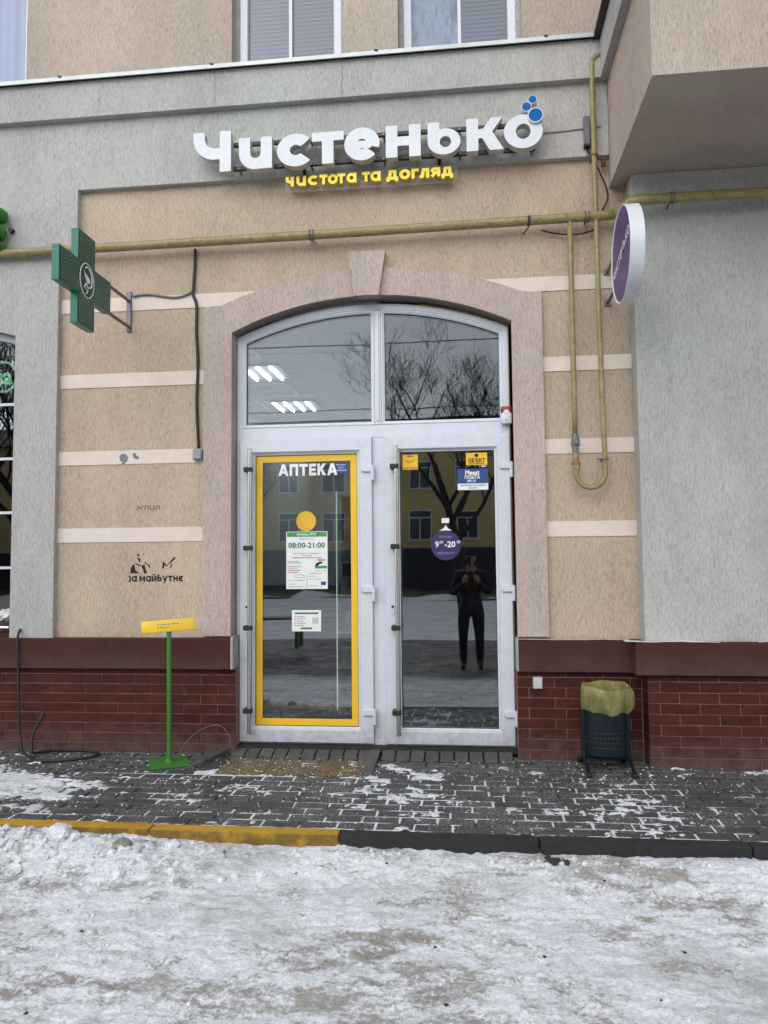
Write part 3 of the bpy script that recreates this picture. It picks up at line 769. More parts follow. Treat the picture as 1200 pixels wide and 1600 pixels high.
# cream bands
for z0, z1 in ((3.287, 3.392), (2.703, 2.807), (2.113, 2.217), (1.528, 1.635)):
    xr = 1.166; xl = -3.077
    if z0 > 3:
        def band(xa, xb, side):
            n = 14; E = arc_pts(CX, 1.11, 3.283, .227, 40)
            poly = []
            top = [(xa, z1), (xb, z1)]
            return MB().prism([(xa, z0), (xb if side < 0 else xb, z0), (xb, z1), (xa, z1)], -.006, .02).build('cream_band', STRIPE, bld)
        band(xl, -1.30, -1); band(-.08, xr, 1)
    else:
        MB().prism(rect(xl, -1.92, z0, z1), -.006, .02).build('cream_band', STRIPE, bld)
        MB().prism(rect(.54, xr, z0, z1), -.006, .02).build('cream_band', STRIPE, bld)
# arched surround and keystone
extr = arc_pts(CX, 1.11, 3.283, .227, 28)
sur = [(-1.935, .835), (-1.722, .835)]+intr+[(.335, .835), (.551, .835), (.551, 3.275), (.42+.0, 3.283)]+extr[::-1][1:]+[(-1.935, 3.275)]
sr = MB().prism(sur, -.034, .118).build('arch_surround', PINKISH, bld)
ks = MB(); kp = [(-.790, 3.296), (-.612, 3.296), (-.562, 3.624), (-.836, 3.624)]
ks.prism(kp, -.075, .0); o = ks.build('keystone', PINKISH, sr)
# plinth: brown ledge and clinker bricks
LX = -5.6
MB().box(LX, -1.708, -.085, .1, .60, .822, .006).build('plinth_ledge', LEDGE, bld)
MB().box(-1.7075, -1.690, -.082, .12, .604, .835).build('cement_cheek', CEMENT, bld, label='raw grey cement end of the plinth ledge')
MB().box(.336, 1.10, -.085, .1, .597, .812, .006).build('plinth_ledge', LEDGE, bld)
MB().box(.322, .335, -.075, .12, .604, .82).build('cement_cheek', CEMENT, bld)
MB().box(1.085, 3.6, -.245, .1, .603, .817, .006).build('plinth_ledge', LEDGE, bld)
pl = MB().box(LX, -1.685, -.024, .12, -.12, .60).build('plinth', MORTAR, bld)
pm = MB().box(.326, 1.20, -.024, .12, -.12, .60).build('plinth', MORTAR, bld)
pr = MB().box(1.171, 3.6, -.184, .12, -.12, .603).build('plinth', MORTAR, bld)
BM = {}
def brick(parent, x0, x1, yf, z0, z1, side=False):
    w = round(x1-x0, 3); h = round(z1-z0, 3); key = (w, h, side)
    if key not in BM:
        b = MB()
        if side: b.box(-.006, .006, -w/2, w/2, -h/2, h/2, .0022)
        else: b.box(-w/2, w/2, -.006, .006, -h/2, h/2, .0022)
        o = b.build('brick', BRICK); BM[key] = o.data; bpy.data.objects.remove(o)
    o = bpy.data.objects.new('brick', BM[key]); C.objects.link(o); o.parent = parent
    off = -org(parent)
    if side: o.location = Vector((yf, (x0+x1)/2, (z0+z1)/2))+off
    else: o.location = Vector(((x0+x1)/2, yf, (z0+z1)/2+random.uniform(-.0006, .0006)))+off
    o.rotation_euler = (random.uniform(-.004, .004), 0, random.uniform(-.003, .003)) if not side else (0, 0, 0)
ZJ = [-.0047+.0702*k for k in range(9)]
def course(parent, xa, xb, yf, A, B, ztop):
    for k in range(9):
        z0, z1 = ZJ[k], (ZJ[k+1] if k < 8 else ztop)
        z0 = max(z0, -.02); z1 = min(z1, ztop)
        if z1-z0 < .02: continue
        off = A if k % 2 == 1 else B
        js = [off+.2525*i for i in range(-20, 20)]; js = [xa]+[j for j in js if xa+.03 < j < xb-.03]+[xb]
        for a, b in zip(js, js[1:]): brick(parent, a+(.0035 if a > xa else 0), b-(.0035 if b < xb else 0), yf, z0+.0035, z1-.0035)
course(pl, -4.24, -1.685, -.026, -1.945, -1.820, .598)
course(pm, .326, 1.158, -.026, .581, .403, .594)
course(pr, 1.165, 2.9, -.186, 1.244, 1.366, .600)
for k in range(9):
    z1 = ZJ[k+1] if k < 8 else .598
    if z1-ZJ[k] > .02: brick(pr, -.178, -.034, 1.171, max(ZJ[k], -.02)+.0035, z1-.0035, True)
# right hand grey wall below the bay
MB().prism(rect(1.166, 3.6, .81, 4.02), -.16, .1).build('wall', GREYS, bld, label='pale grey stucco wall right of the entrance')
MB().box(1.160, 3.6, -.185, .1, 3.83, 4.013).build('wall_band', GREYS, bld, label='grey band under the bay soffit')
# bay
MB().box(1.047, 3.6, -1.274, .1, 4.016, 7.2).build('bay', UPTAN, bld, label='beige bay projecting over the right side')
MB().box(.992, 1.046, -1.34, -.108, 4.785, 5.055).build('cornice', GREYS, bld)
MB().box(1.0465, 3.6, -1.34, -1.2745, 4.785, 5.055).build('cornice', GREYS, bld)
flash([(-1.40, 5.06), (-.03, 5.06), (-.03, 5.085), (-1.40, 5.085)], .945, 1.05, 'flashing', DARKFL)
# thin snow left on the ledges
for x0, x1, y0, y1, z in ((.34, 1.08, -.086, -.036, .8115), (1.02, 1.62, -.246, -.166, .8165), (1.86, 2.3, -.246, -.166, .8165)):
    xs = np.linspace(x0, x1, 60); ys = np.linspace(y0, y1, 6); X, Y = np.meshgrid(xs, ys)
    Zz = z+.010*np.clip(fbm(X*5, Y*9, 91, 3)*2-.45, -.2, 1)
    o = grid_mesh('ledge_snow', xs, ys, Zz, SNOWC, kind='stuff', parent=None)

# entrance: outer frame, transom, doors
FY0, FY1 = .085, .165
fo = [(-1.716, .046), (.318, .046)]+arc_pts(CX-.007, 1.017, 3.07, .216, 28)[::-1]
fr = MB(); frame_ring(fr, fo, [(0, FY1), (0, FY0+.006), (.006, FY0), (.040, FY0), (.046, FY0+.006), (.046, FY1)])
fr.box(-1.672, .274, FY0+.004, FY1, 2.278, 2.372, .004)
fr.box(-.690, -.600, FY0+.002, FY1, .060, 2.277, .004)
fr = fr.build('entrance_frame', PVC, bld, 30)
FOAM = plain('ochre_foam', (.24, .14, .07), .9, var=.4, vs=12, bump=.4)
seam = MB(); A_ = [p for p in arc_pts(CX-.007, 1.017, 3.07, .216, 28) if p[0] > -.35]; O_ = [(p[0]+.002, p[1]+.007) for p in A_]
seam.prism(A_+[(.318, .05), (.327, .05)]+O_[::-1], .080, .16); seam.build('foam_seam', FOAM, bld)
MB().box(-1.75, .36, .02, .2, .015, .0455).build('threshold', KERBD, bld)
# transom sashes
def arch_seg(x0, x1, zb, dz):
    top = [p for p in arc_pts(CX-.007, 1.017, 3.07, .216, 60)]
    Rr = (1.017**2+.216**2)/(2*.216); zc = 3.07+.216-Rr
    zz = lambda x: zc+math.sqrt((Rr-dz)**2-(x-CX+.007)**2)
    return [(x0, zb), (x1, zb)]+[(x1+(x0-x1)*i/20, zz(x1+(x0-x1)*i/20)) for i in range(21)]
for i, (x0, x1) in enumerate(((-1.672, -.668), (-.618, .276))):
    P = arch_seg(x0, x1, 2.373, .044)
    sf = MB(); prof = [(0, .15), (0, .092), (.004, .088), (.010, .088), (.026, .098), (.030, .14)] if True else 0
    frame_ring(sf, P, prof); sf = sf.build('transom_sash', PVC, bld, 30)
    MB().prism(inset(P, .026), .118, .138).build('pane', GLASST, sf)
    g = MB(); frame_ring(g, inset(P, .024), [(0, .112), (.005, .112), (.005, .137)]); g.build('gasket', PVCD, sf)
MB().box(-.667, -.619, .086, .16, 2.373, 3.235, .004).build('transom_mullion', PVC, bld)
MB().box(-.655, -.632, .078, .086, 2.40, 3.21, .003).build('mullion_cover', WHITEF, bld)
# door leaves
def door(x0, x1, z0, z1, yellow):
    P = rect(x0, x1, z0, z1)
    d = MB(); frame_ring(d, P, [(0, .15), (0, .062), (.004, .058), (.088, .058), (.093, .064), (.104, .082), (.112, .086), (.114, .13)])
    lab = 'white door leaf with yellow bordered glass' if yellow else 'white door leaf with plain dark glass'
    d = d.build('door', PVC, bld, 25, lab)
    wl = MB()
    for xa, za, sx_, sz_ in ((x0, z0, 1, 1), (x1, z0, -1, 1), (x0, z1, 1, -1), (x1, z1, -1, -1)):
        wl.prism([(xa+sx_*.004, za+sz_*.0047), (xa+sx_*.0047, za+sz_*.004), (xa+sx_*.0877, za+sz_*.087), (xa+sx_*.087, za+sz_*.0877)], .0574, .0585)
    wl.build('mitre_weld', GREYP, d)
    q = inset(P, .112)
    MB().prism(inset(P, .110), .098, .122).build('pane', GLASS, d)
    g = MB(); frame_ring(g, inset(P, .110), [(0, .0875), (.005, .0875), (.006, .096)]); g.build('gasket', PVCD, d)
    # steel pull bar with black stand-offs
    hx = x0+.095; hy = -.005
    MB().cyl((hx, hy, .135), (hx, hy, 2.205), .0165, 20).build('pull_handle', STEEL, d, 40)
    for z in (2.05, 1.472, .892, .297):
        b = MB().box(hx-.045, hx+.004, hy+.018, .058, z-.018, z+.018, .004); b.box(hx-.045, hx+.019, hy-.020, hy+.022, z-.018, z+.018, .005)
        b.build('handle_bracket', BLKP, d, 30)
    for z in (2.045, 1.165, .285):
        b = MB().box(x1-.075, x1+.012, .040, .058, z-.024, z+.024, .005); b.cyl((x1+.008, .044, z-.085), (x1+.008, .044, z+.026), .0135, 14)
        b.build('hinge', PVC, d, 40)
    b = MB().box(x0+.040, x0+.068, .054, .0585, .985, 1.065, .003); b.build('lock_plate', GREYP if False else PVC, d)
    MB().cyl((x0+.054, .0535, 1.04), (x0+.054, .0515, 1.04), .009, 14).build('keyhole', BLACK, d)
    return d
dl = door(-1.683, -.690, .062, 2.276, True); dr = door(-.600, .312, .062, 2.276, False)
yb = MB(); frame_ring(yb, rect(-1.571, -.802, .174, 2.164), [(0, .0965), (.001, .0955), (.051, .0955), (.052, .0970)]); yb.build('yellow_border', YFILM, dl)
def on_pane(mb, name, mat, parent): return mb.build(name, mat, parent)
apt = words_mb(MB(), 'АПТЕКА', -1.397, -.952, 2.008, .088, .0935, .0950, .24, .03, gap=.13); apt.build('lettering', WHITEP, dl, label='white capital lettering АПТЕКА')

# ------------------------------------------------------------------ upper windows
def upper_window(x0, x1, z0, z1, my, curtain=False):
    f = MB(); P = rect(x0, x1, z0, z1)
    frame_ring(f, P, [(0, .20), (0, .098), (.003, .095), (.055, .095), (.062, .105), (.062, .15)])
    f.box(my-.012, my+.012, .100, .16, z0+.06, z1-.06)
    f = f.build('window', PVC, bld, 30)
    MB().prism(inset(P, .060), .125, .14).build('pane', GLASSU, f)
    g = MB()
    z = z0+.05; i = 0
    BL = plain('grey_blind', (.34, .38, .44), .55, var=.05)
    for xa, xb in ((x0+.07, my-.016), (my+.016, x1-.07)):
        if curtain and xa < my-.1: continue
        z = z0+.04
        while z < z1-.06: g.box(xa, xb, .175, .1765, z, z+.030, rot=Matrix.Rotation(-.55, 4, 'X')); z += .034
    b = g.build('blind', BL, f); b['kind'] = 'stuff'
    if curtain:
        xs_ = np.linspace(x0+.06, my-.012, 40); pts = []
        zs_ = np.linspace(z0+.03, z1-.05, 60); XX, ZZ = np.meshgrid(xs_, zs_)
        YY = .19+.05*(fbm(XX*14, ZZ*9, 77, 4, .6)-.5); c = MB()
        n = len(xs_); c.pf(list(zip(XX.ravel(), YY.ravel(), ZZ.ravel())), [(r_*n+k, r_*n+k+1, (r_+1)*n+k+1, (r_+1)*n+k) for r_ in range(59) for k in range(39)])
        c.build('foil_sheet', plain('crumpled_foil', (.42, .45, .48), .3, .5), f, 180)
    MB().box(x0, x1, .26, .30, z0-.1, z1).build('room_back', plain('dim_room', (.10, .11, .12), .8), f)
upper_window(-1.700, -.900, 5.15, 6.74, -1.30); upper_window(-.42, .42, 5.15, 6.74, .0, True)
for x0, x1 in ((-1.737, -1.70), (-.90, -.863), (-.457, -.42), (.42, .456)): MB().box(x0, x1, .10, .24, 5.15, 6.75).build('window_reveal', GREYS, bld)
f = MB(); P = rect(-5.0, -3.412, 5.12, 6.74); frame_ring(f, P, [(0, .1), (0, .014), (.004, .010), (.012, .010), (.016, .05)]); f = f.build('window', PVC, bld)
MB().prism(inset(P, .012), .03, .045).build('pane', glass_mat('sky_glass', .0, (.96, .98, 1)), f)
xs_ = np.linspace(-5.0, -3.40, 160); cv = MB(); cv.pf([(x, .12+.012*math.sin(x*46)+.008*math.sin(x*83+1), z) for z in (5.1, 6.8) for x in xs_], [(k, k+1, 161+k, 160+k) for k in range(159)])
cv.build('curtain', plain('blue_grey_curtain', (.17, .215, .36), .9, var=.10, vs=4), f, 180)

# ------------------------------------------------------------------ left shop window
f = MB(); P = lw[::-1]+[(-5.28, .86), (-3.42, .86)]; P = [(-5.28, .86), (-3.42, .86)]+lw[::-1][0:]
frame_ring(f, P, [(0, .10), (0, .055), (.003, .050), (.045, .050), (.05, .056), (.05, .09)])
for z in (2.61, 2.185, 1.767, 1.344): f.box(-5.25, -3.45, .052, .09, z-.010, z+.010)
f.box(-4.36, -4.33, .053, .09, .9, 3.2)
f = f.build('window', PVC, bld, 30, 'tall white shop window cut off at the left edge')
MB().prism(inset(P, .04), .066, .076).build('pane', glass_mat('shop_glass', .08, (.35, .38, .38)), f)
MB().box(-5.28, -3.42, -.02, .10, .80, .857).build('window_sill', LEDGE, f)
nt = MB(); rr = []
for k in range(40):
    t = 2*math.pi*k/40; sx = (1 if math.cos(t) > 0 else -1)*.16
    rr.append((-3.775+sx+.105*math.cos(t), .115, 2.845+.118*math.sin(t)))
nt.tube(rr, .009, 8, closed=True)
neon = empty('neon_sign', (-3.775, .115, 2.845), 'lit green white neon oval with letters ua behind the left shop window', 'neon sign')
nt.build('tube', NEON, neon)
text('ua', -3.63, 2.845, .19, .113, NEON, 'lettering', neon, bold=.006)
for i in range(2):
    x = -3.75+.06*i
MB().box(-4.9, -3.45, .26, .262, 3.06, 3.075) .bm.free()

# ------------------------------------------------------------------ interior behind the glass
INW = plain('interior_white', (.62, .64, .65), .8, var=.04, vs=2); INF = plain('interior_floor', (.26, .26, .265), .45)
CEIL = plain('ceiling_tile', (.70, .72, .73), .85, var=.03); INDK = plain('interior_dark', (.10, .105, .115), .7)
MB().box(-5.6, 3.5, .14, 9.0, -.1, .045).build('interior_floor', INF, bld)
cl = MB().box(-2.95, -.685, .20, 9.0, 3.40, 3.45).build('ceiling', CEIL, bld)
gr = MB()
for k in range(14): gr.box(-2.94, -.69, .55+.6*k-.012, .55+.6*k+.012, 3.392, 3.3995)
for k in range(4): gr.box(-2.62+.6*k-.012, -2.62+.6*k+.012, .2, 8.95, 3.386, 3.3915)
gr.build('ceiling_grid', PVC, cl)
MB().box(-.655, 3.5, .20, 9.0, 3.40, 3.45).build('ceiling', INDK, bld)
MB().box(-.685, -.655, .19, 9.0, .046, 3.45).build('partition', INW, bld)
MB().box(-2.99, -2.95, .19, 9.0, .046, 3.45).build('partition', INW, bld)
MB().box(-5.6, 3.5, 9.0, 9.1, -.1, 3.5).build('back_wall', INW, bld)
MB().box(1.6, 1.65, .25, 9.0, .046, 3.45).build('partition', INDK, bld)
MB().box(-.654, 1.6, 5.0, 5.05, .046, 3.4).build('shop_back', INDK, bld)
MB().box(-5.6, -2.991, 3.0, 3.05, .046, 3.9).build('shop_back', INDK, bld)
MB().box(-5.6, -3.0, .12, 3.0, 3.7, 3.75).build('ceiling', INDK, bld)
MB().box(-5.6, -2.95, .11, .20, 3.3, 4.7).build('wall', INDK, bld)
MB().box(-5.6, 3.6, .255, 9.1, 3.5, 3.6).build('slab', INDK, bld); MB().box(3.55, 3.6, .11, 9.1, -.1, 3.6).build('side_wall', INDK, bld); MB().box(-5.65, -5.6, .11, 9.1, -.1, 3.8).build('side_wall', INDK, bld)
for gi, y in enumerate((2.35, 4.1, 6.3, 7.6)):  # the two back rows are unseen, added only to brighten the room
    for gx in ((-2.18,) if gi < 2 else (-2.18, -1.2)):
        t = empty('ceiling_light', (gx, y, 3.39), ('lit square ceiling light nearest the left transom pane', 'second lit square ceiling light behind the left transom pane', 'added unseen ceiling light deep inside the pharmacy'+(' by the partition' if gx > -2 else ' by the outer wall'), 'rearmost added unseen ceiling light against the pharmacy back wall'+(' by the partition' if gx > -2 else ' by the outer wall'))[gi], 'ceiling light', 'four tube ceiling lights in the pharmacy')
        MB().box(gx-.30, gx+.30, y-.30, y+.30, 3.372, 3.385).build('housing', GREYP, t)
        for k in range(4): MB().box(gx-.246+.14*k, gx-.224+.14*k, y-.27, y+.27, 3.352, 3.3715, .006).build('tube', LAMP, t)
# pharmacy cabinet seen dimly
cab = empty('display_cabinet', (-1.05, 1.5, .046), 'tall glass display cabinet with lit edge standing inside the pharmacy', 'cabinet')
MB().box(-1.12, -.70, 1.3, 1.34, .046, 1.95).build('back', INDK, cab)
for z in (.15, .45, .75, 1.05, 1.35, 1.65, 1.93): MB().box(-1.12, -.70, 1.05, 1.3, z, z+.015).build('shelf', INW, cab)
mb = MB()
for z in (.465, .765, 1.065, 1.365, 1.665):
    x = -1.1
    while x < -.75:
        w = random.uniform(.03, .07); mb.box(x, x+w, 1.1, 1.2, z, z+random.uniform(.06, .18)); x += w+.008
b = mb.build('medicine_boxes', plain('pack_card', (.30, .36, .34), .6, var=.5, vs=18), cab); b['kind'] = 'stuff'
MB().box(-1.130, -1.122, 1.04, 1.048, .1, 1.97).build('lit_edge', emit('cabinet_led', (.8, 1, .85), .7), cab)
cnt = empty('counter', (-2.2, 3.4, .046), 'low dark counter further inside the pharmacy', 'counter')
MB().box(-2.9, -1.5, 3.2, 3.7, .046, 1.05).build('body', INDK, cnt); MB().box(-2.92, -1.48, 3.15, 3.75, 1.051, 1.09).build('top', GREYP, cnt)

# ------------------------------------------------------------------ MAIN SIGN
sg = empty('shop_sign', (-.7, -.2, 4.22), 'white extruded letters Чистенько on black rails with blue bubbles', 'sign')
zr0, zr1 = 4.475, 4.296
for zz in (4.462, 4.280): MB().box(-1.68, .52, -.130, -.105, zz-.013, zz+.013).build('rail', BLACK, sg)
for x in (-1.64, -1.10, -.56, -.01, .50):
    for zz in (4.462, 4.280): MB().cyl((x, -.134, zz-.002), (x, -.05, zz-.002), .008, 10).build('fixing_bolt', GREYM, sg)
B0 = 4.229
main = [
 (-1.960, [('seg', .242, 0, .242, .303, .085), ('seg', .0425, .302, .0425, .25, .085), ('arc', .16, .254, .1175, .085, 180, 270), ('seg', .155, .1365, .24, .1365, .083)], (-1.960, -1.677, 4.224, 4.530)),
 (0, [('seg', .205, 0, .205, .237, .084), ('seg', .042, .237, .042, .118, .084), ('arc', .1235, .121, .0815, .084, 180, 360)], (-1.616, -1.369, 4.226, 4.466)),
 (0, [('arc', .122, .121, .08, .083, 42, 318)], (-1.332, -1.090, 4.227, 4.471)),
 (0, [('seg', 0, .203, .234, .203, .067), ('seg', .117, 0, .117, .203, .084)], (-1.075, -.841, 4.232, 4.468)),
 (0, [('arc', .122, .121, .08, .083, -15, 318-1e-6), ('seg', .06, .117, .185, .117, .056)], (-.836, -.581, 4.238, 4.481)),
 (0, [('seg', .042, 0, .042, .237, .083), ('seg', .208, 0, .208, .237, .083), ('seg', .04, .118, .21, .118, .068)], (-.536, -.286, 4.243, 4.478)),
 (0, [('disc', .116, .095, .116, .095), ('seg', .0415, .095, .0415, .237, .083), ('hole', .125, .092, .040, .040)], (-.236, -.004, 4.241, 4.480)),
 (0, [('seg', .0415, 0, .0415, .237, .083), ('poly', [(.07, .155), (.118, .161), (.172, .237), (.255, .237), (.181, .135), (.261, 0), (.163, 0), (.11, .092), (.07, .09)])], (.038, .297, 4.250, 4.485)),
 (0, [('disc', .1345, .123, .1345, .123), ('hole', .1345, .123, .051, .056)], (.300, .569, 4.247, 4.491))]
for _, pr_, bx in main:
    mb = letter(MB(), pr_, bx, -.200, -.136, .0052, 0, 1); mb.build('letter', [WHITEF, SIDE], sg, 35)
for x, z, r_ in ((.5195, 4.470, .0555), (.4585, 4.534, .0365), (.5015, 4.584, .0320)):
    b = MB(); b.lathe([(r_, -.15), (r_, -.218), (r_-.002, -.220), (r_*.86, -.220), (r_*.86, -.214), (0, -.214)], (x, 0, z), 32, 'y'); b = b.build('bubble', WHITEF, sg, 35, 'blue disc with white rim')
    MB().lathe([(r_*.855, -.2145), (r_*.80, -.2185), (0, -.219)], (x, 0, z), 32, 'y').build('bubble_face', BLUE, b, 35)
tg = [('ч', -1.289, -1.227), ('u', -1.209, -1.137), ('с', -1.123, -1.051), ('т', -1.036, -.976), ('о', -.974, -.900), ('т', -.905, -.845), ('а', -.835, -.762), ('т', -.722, -.662), ('а', -.660, -.584), ('д', -.543, -.457), ('о', -.449, -.369), ('г', -.361, -.308), ('л', -.303, -.232), ('я', -.224, -.152), ('д', -.145, -.061)]
tp = empty('tagline_sign', (-.67, -.12, 4.12), 'yellow raised letters чистота та догляд on clear backing under the white sign', 'sign')
MB().box(-1.305, -.03, -.072, -.064, 4.098, 4.235, .002).build('backing_plate', clear_mat('clear_plate'), tp)
for x in (-1.16, -.16): MB().box(x-.011, x+.011, -.062, -.052, 4.15, 4.29).build('hanger', BLACK, tp)
for ch, a, b in tg:
    z0 = 4.124-(.012 if ch == 'д' else 0)
    letter(MB(), glyph(ch, .30), (a, b, z0, 4.198), -.112, -.0735, .03, 0, 1).build('letter', [YELF, YELS], tp, 35)

# power supply beside the sign
ps = empty('power_supply', (.89, -.05, 4.3), 'narrow grey sealed LED power supply left of the upright gas pipe', 'power supply')
MB().box(.868, .912, -.095, -.052, 4.300, 4.512, .006).build('case', plain('violet_grey_case', (.14, .125, .15), .4), ps)
MB().box(.866, .914, -.098, -.052, 4.288, 4.308, .004).build('end_cap', BLKP, ps)
wire = lambda pts, r_, name, mat, lab, cat, grp=None: thing(MB().tube(pts, r_, 8), name, mat, lab, cat, grp, 180)
def smooth_path(pts, n=8):
    pts = [Vector(p) for p in pts]; out = []
    for i in range(len(pts)-1):
        p0, p1, p2, p3 = pts[max(i-1, 0)], pts[i], pts[i+1], pts[min(i+2, len(pts)-1)]
        for k in range(n):
            t = k/n; out.append(.5*((2*p1)+(-p0+p2)*t+(2*p0-5*p1+4*p2-p3)*t*t+(-p0+3*p1-3*p2+p3)*t**3))
    return out+[pts[-1]]
wire(smooth_path([(.585, -.056, 4.428), (.72, -.056, 4.432), (.87, -.056, 4.44), (.99, -.056, 4.448)]), .005, 'cable', plain('grey_cable', (.3, .3, .29), .6), 'thin grey cable running from the sign to the bay corner', 'cable')
wire(smooth_path([(.89, -.07, 4.29), (.905, -.06, 4.25), (.95, -.05, 4.18), (.985, -.04, 4.10), (1.02, -.03, 4.02), (1.03, -.03, 3.93), (.985, -.04, 3.83), (.955, -.05, 3.75), (.93, -.05, 3.70), (.80, -.05, 3.67), (.66, -.04, 3.69), (.56, -.05, 3.715)]), .006, 'cable', BLKR, 'black cable looping down from the power supply behind the gas pipe', 'cable')
wire(smooth_path([(.47, -.14, 3.79), (.472, -.142, 3.73), (.45, -.13, 3.69), (.42, -.12, 3.665)]), .005, 'cable', BLKR, 'short loose black cable end hanging under the gas pipe', 'cable')

# ------------------------------------------------------------------ GAS PIPE
gp = empty('gas_pipe', (-1, -.1, 3.75), 'ochre yellow gas pipe with upright loop crossing the facade above the arch', 'gas pipe')
run = smooth_path([(-5.5, -.10, 3.742), (-3.5, -.10, 3.746), (-1.1, -.10, 3.754), (.86, -.10, 3.772), (1.00, -.10, 3.775)], 6)+smooth_path([(1.06, -.12, 3.776), (1.10, -.17, 3.777), (1.12, -.25, 3.778), (1.17, -.29, 3.779), (1.26, -.30, 3.778)], 4)+[Vector((2.0, -.30, 3.778)), Vector((3.6, -.30, 3.778))]
MB().tube(run, .0335, 16).build('main_pipe', GASY, gp, 180)
up = [(.931, -.10, 1.99)]; 
riser = smooth_path([(.752, -.10, 3.745), (.752, -.10, 3.0), (.752, -.10, 2.22)], 3)
MB().tube(riser, .0185, 14).build('riser', GASY, gp, 180)
loop = [(.752, -.10, 2.0)]+[(.85+.098*math.cos(t), -.10, 1.965+.105*math.sin(t)) for t in [math.pi+math.pi*i/14 for i in range(15)]]+[(.948, -.10, 2.10)]+[(.944, -.10, 2.3), (.936, -.10, 3.0), (.932, -.10, 4.0), (.932, -.10, 4.84)]+[(.938, -.10, 4.905), (.958, -.10, 4.935), (.990, -.10, 4.945)]
MB().tube(smooth_path(loop, 3), .0185, 14).build('riser', GASY, gp, 180, label='long U shaped pipe leg rising to the bay')
b = MB().cyl((.752, -.10, 2.235), (.752, -.10, 2.11), .024, 8); b.cyl((.752, -.10, 2.195), (.752, -.10, 2.15), .029, 14); b.box(.738, .766, -.145, -.10, 2.155, 2.19, .004); b.build('valve', GREYM, gp, 35)
b = MB().cyl((.752, -.10, 2.11), (.752, -.10, 2.06), .0205, 12); b.build('nipple', GASY, gp, 35)
b = MB().cyl((.752, -.10, 2.06), (.752, -.10, 2.035), .022, 12); b.cyl((.752, -.10, 2.034), (.752, -.10, 2.022), .033, 6); b.build('union', BRASS, gp, 30)
b = MB().cyl((.752, -.10, 2.021), (.752, -.10, 1.985), .028, 6); b.cyl((.752, -.10, 1.984), (.752, -.10, 1.955), .023, 12); b.build('union_nut', GASY, gp, 30)
def clamp(x, y, z, r_, axis, name='clamp', depth=None):
    mb = MB(); d = Vector((1, 0, 0)) if axis == 'x' else Vector((0, 0, 1))
    e = Vector((0, 0, 1)) if axis == 'x' else Vector((1, 0, 0)); f_ = Vector((0, 1, 0)); c = Vector((x, y, z))
    for s_ in ((-.013, .013) if axis == 'x' and depth is None else (0,)):
        ring = [c+d*s_+(r_+.004)*(e*math.cos(t)+f_*math.sin(t)) for t in [2*math.pi*k/20 for k in range(20)]]
        mb.tube(ring, .0045, 8, closed=True)
    mb.tube([c+f_*(r_+.004)-e*.01, c+f_*(-y)-e*.01], .006, 8)
    mb.cyl(c-e*(r_+.004), c-e*(r_+.035), .006, 8)
    return mb.build(name, GREYM, gp, 60)
clamp(-1.098, -.10, 3.754, .0335, 'x'); clamp(.868, -.10, 3.772, .0335, 'x'); clamp(1.395, -.30, 3.778, .0335, 'x')
clamp(.932, -.10, 4.215, .0185, 'z'); clamp(.947, -.10, 2.055, .0185, 'z')
MB().tube([(.932, -.08, 4.215), (1.04, -.055, 4.205)], .006, 8).build('clamp_arm', GREYM, gp); MB().box(.985, 1.02, -.075, -.052, 4.15, 4.21, .004).build('clamp_foot', plain('rusty_iron', (.10, .055, .03), .9), gp)
MB().lathe([(.036, -.004), (.0365, 0), (.036, .004)], (.462, -.10, 3.7655), 16, 'x').build('weld_ring', BLACK, gp)

# cable and junction box left of the arch
wire(smooth_path([(-2.012, -.014, 3.735), (-2.014, -.016, 3.60), (-2.022, -.016, 3.45), (-2.024, -.016, 3.38), (-1.998, -.016, 3.30), (-1.998, -.016, 3.10), (-1.985, -.016, 2.85), (-1.992, -.016, 2.55), (-1.975, -.016, 2.21)], 8), .0115, 'cable', BLKR, 'thick black cable running down from the gas pipe to the junction box', 'cable')
wire(smooth_path([(-2.50, -.02, 3.39), (-2.45, -.014, 3.40), (-2.36, -.014, 3.40), (-2.18, -.014, 3.37), (-2.08, -.014, 3.385), (-2.035, -.016, 3.41)]), .0085, 'cable', plain('grey_sheath', (.14, .145, .15), .6), 'grey cable joining the green cross bracket to the black cable', 'cable')
jb = empty('junction_box', (-1.975, -.03, 2.17), 'small grey junction box at the lower end of the black cable', 'junction box')
MB().box(-2.012, -1.940, -.045, 0, 2.128, 2.212, .008, 2).build('case', GREYP, jb, 30); MB().box(-2.006, -1.946, -.051, -.0455, 2.134, 2.206, .003).build('lid', plain('lid_grey', (.30, .31, .32), .5), jb)

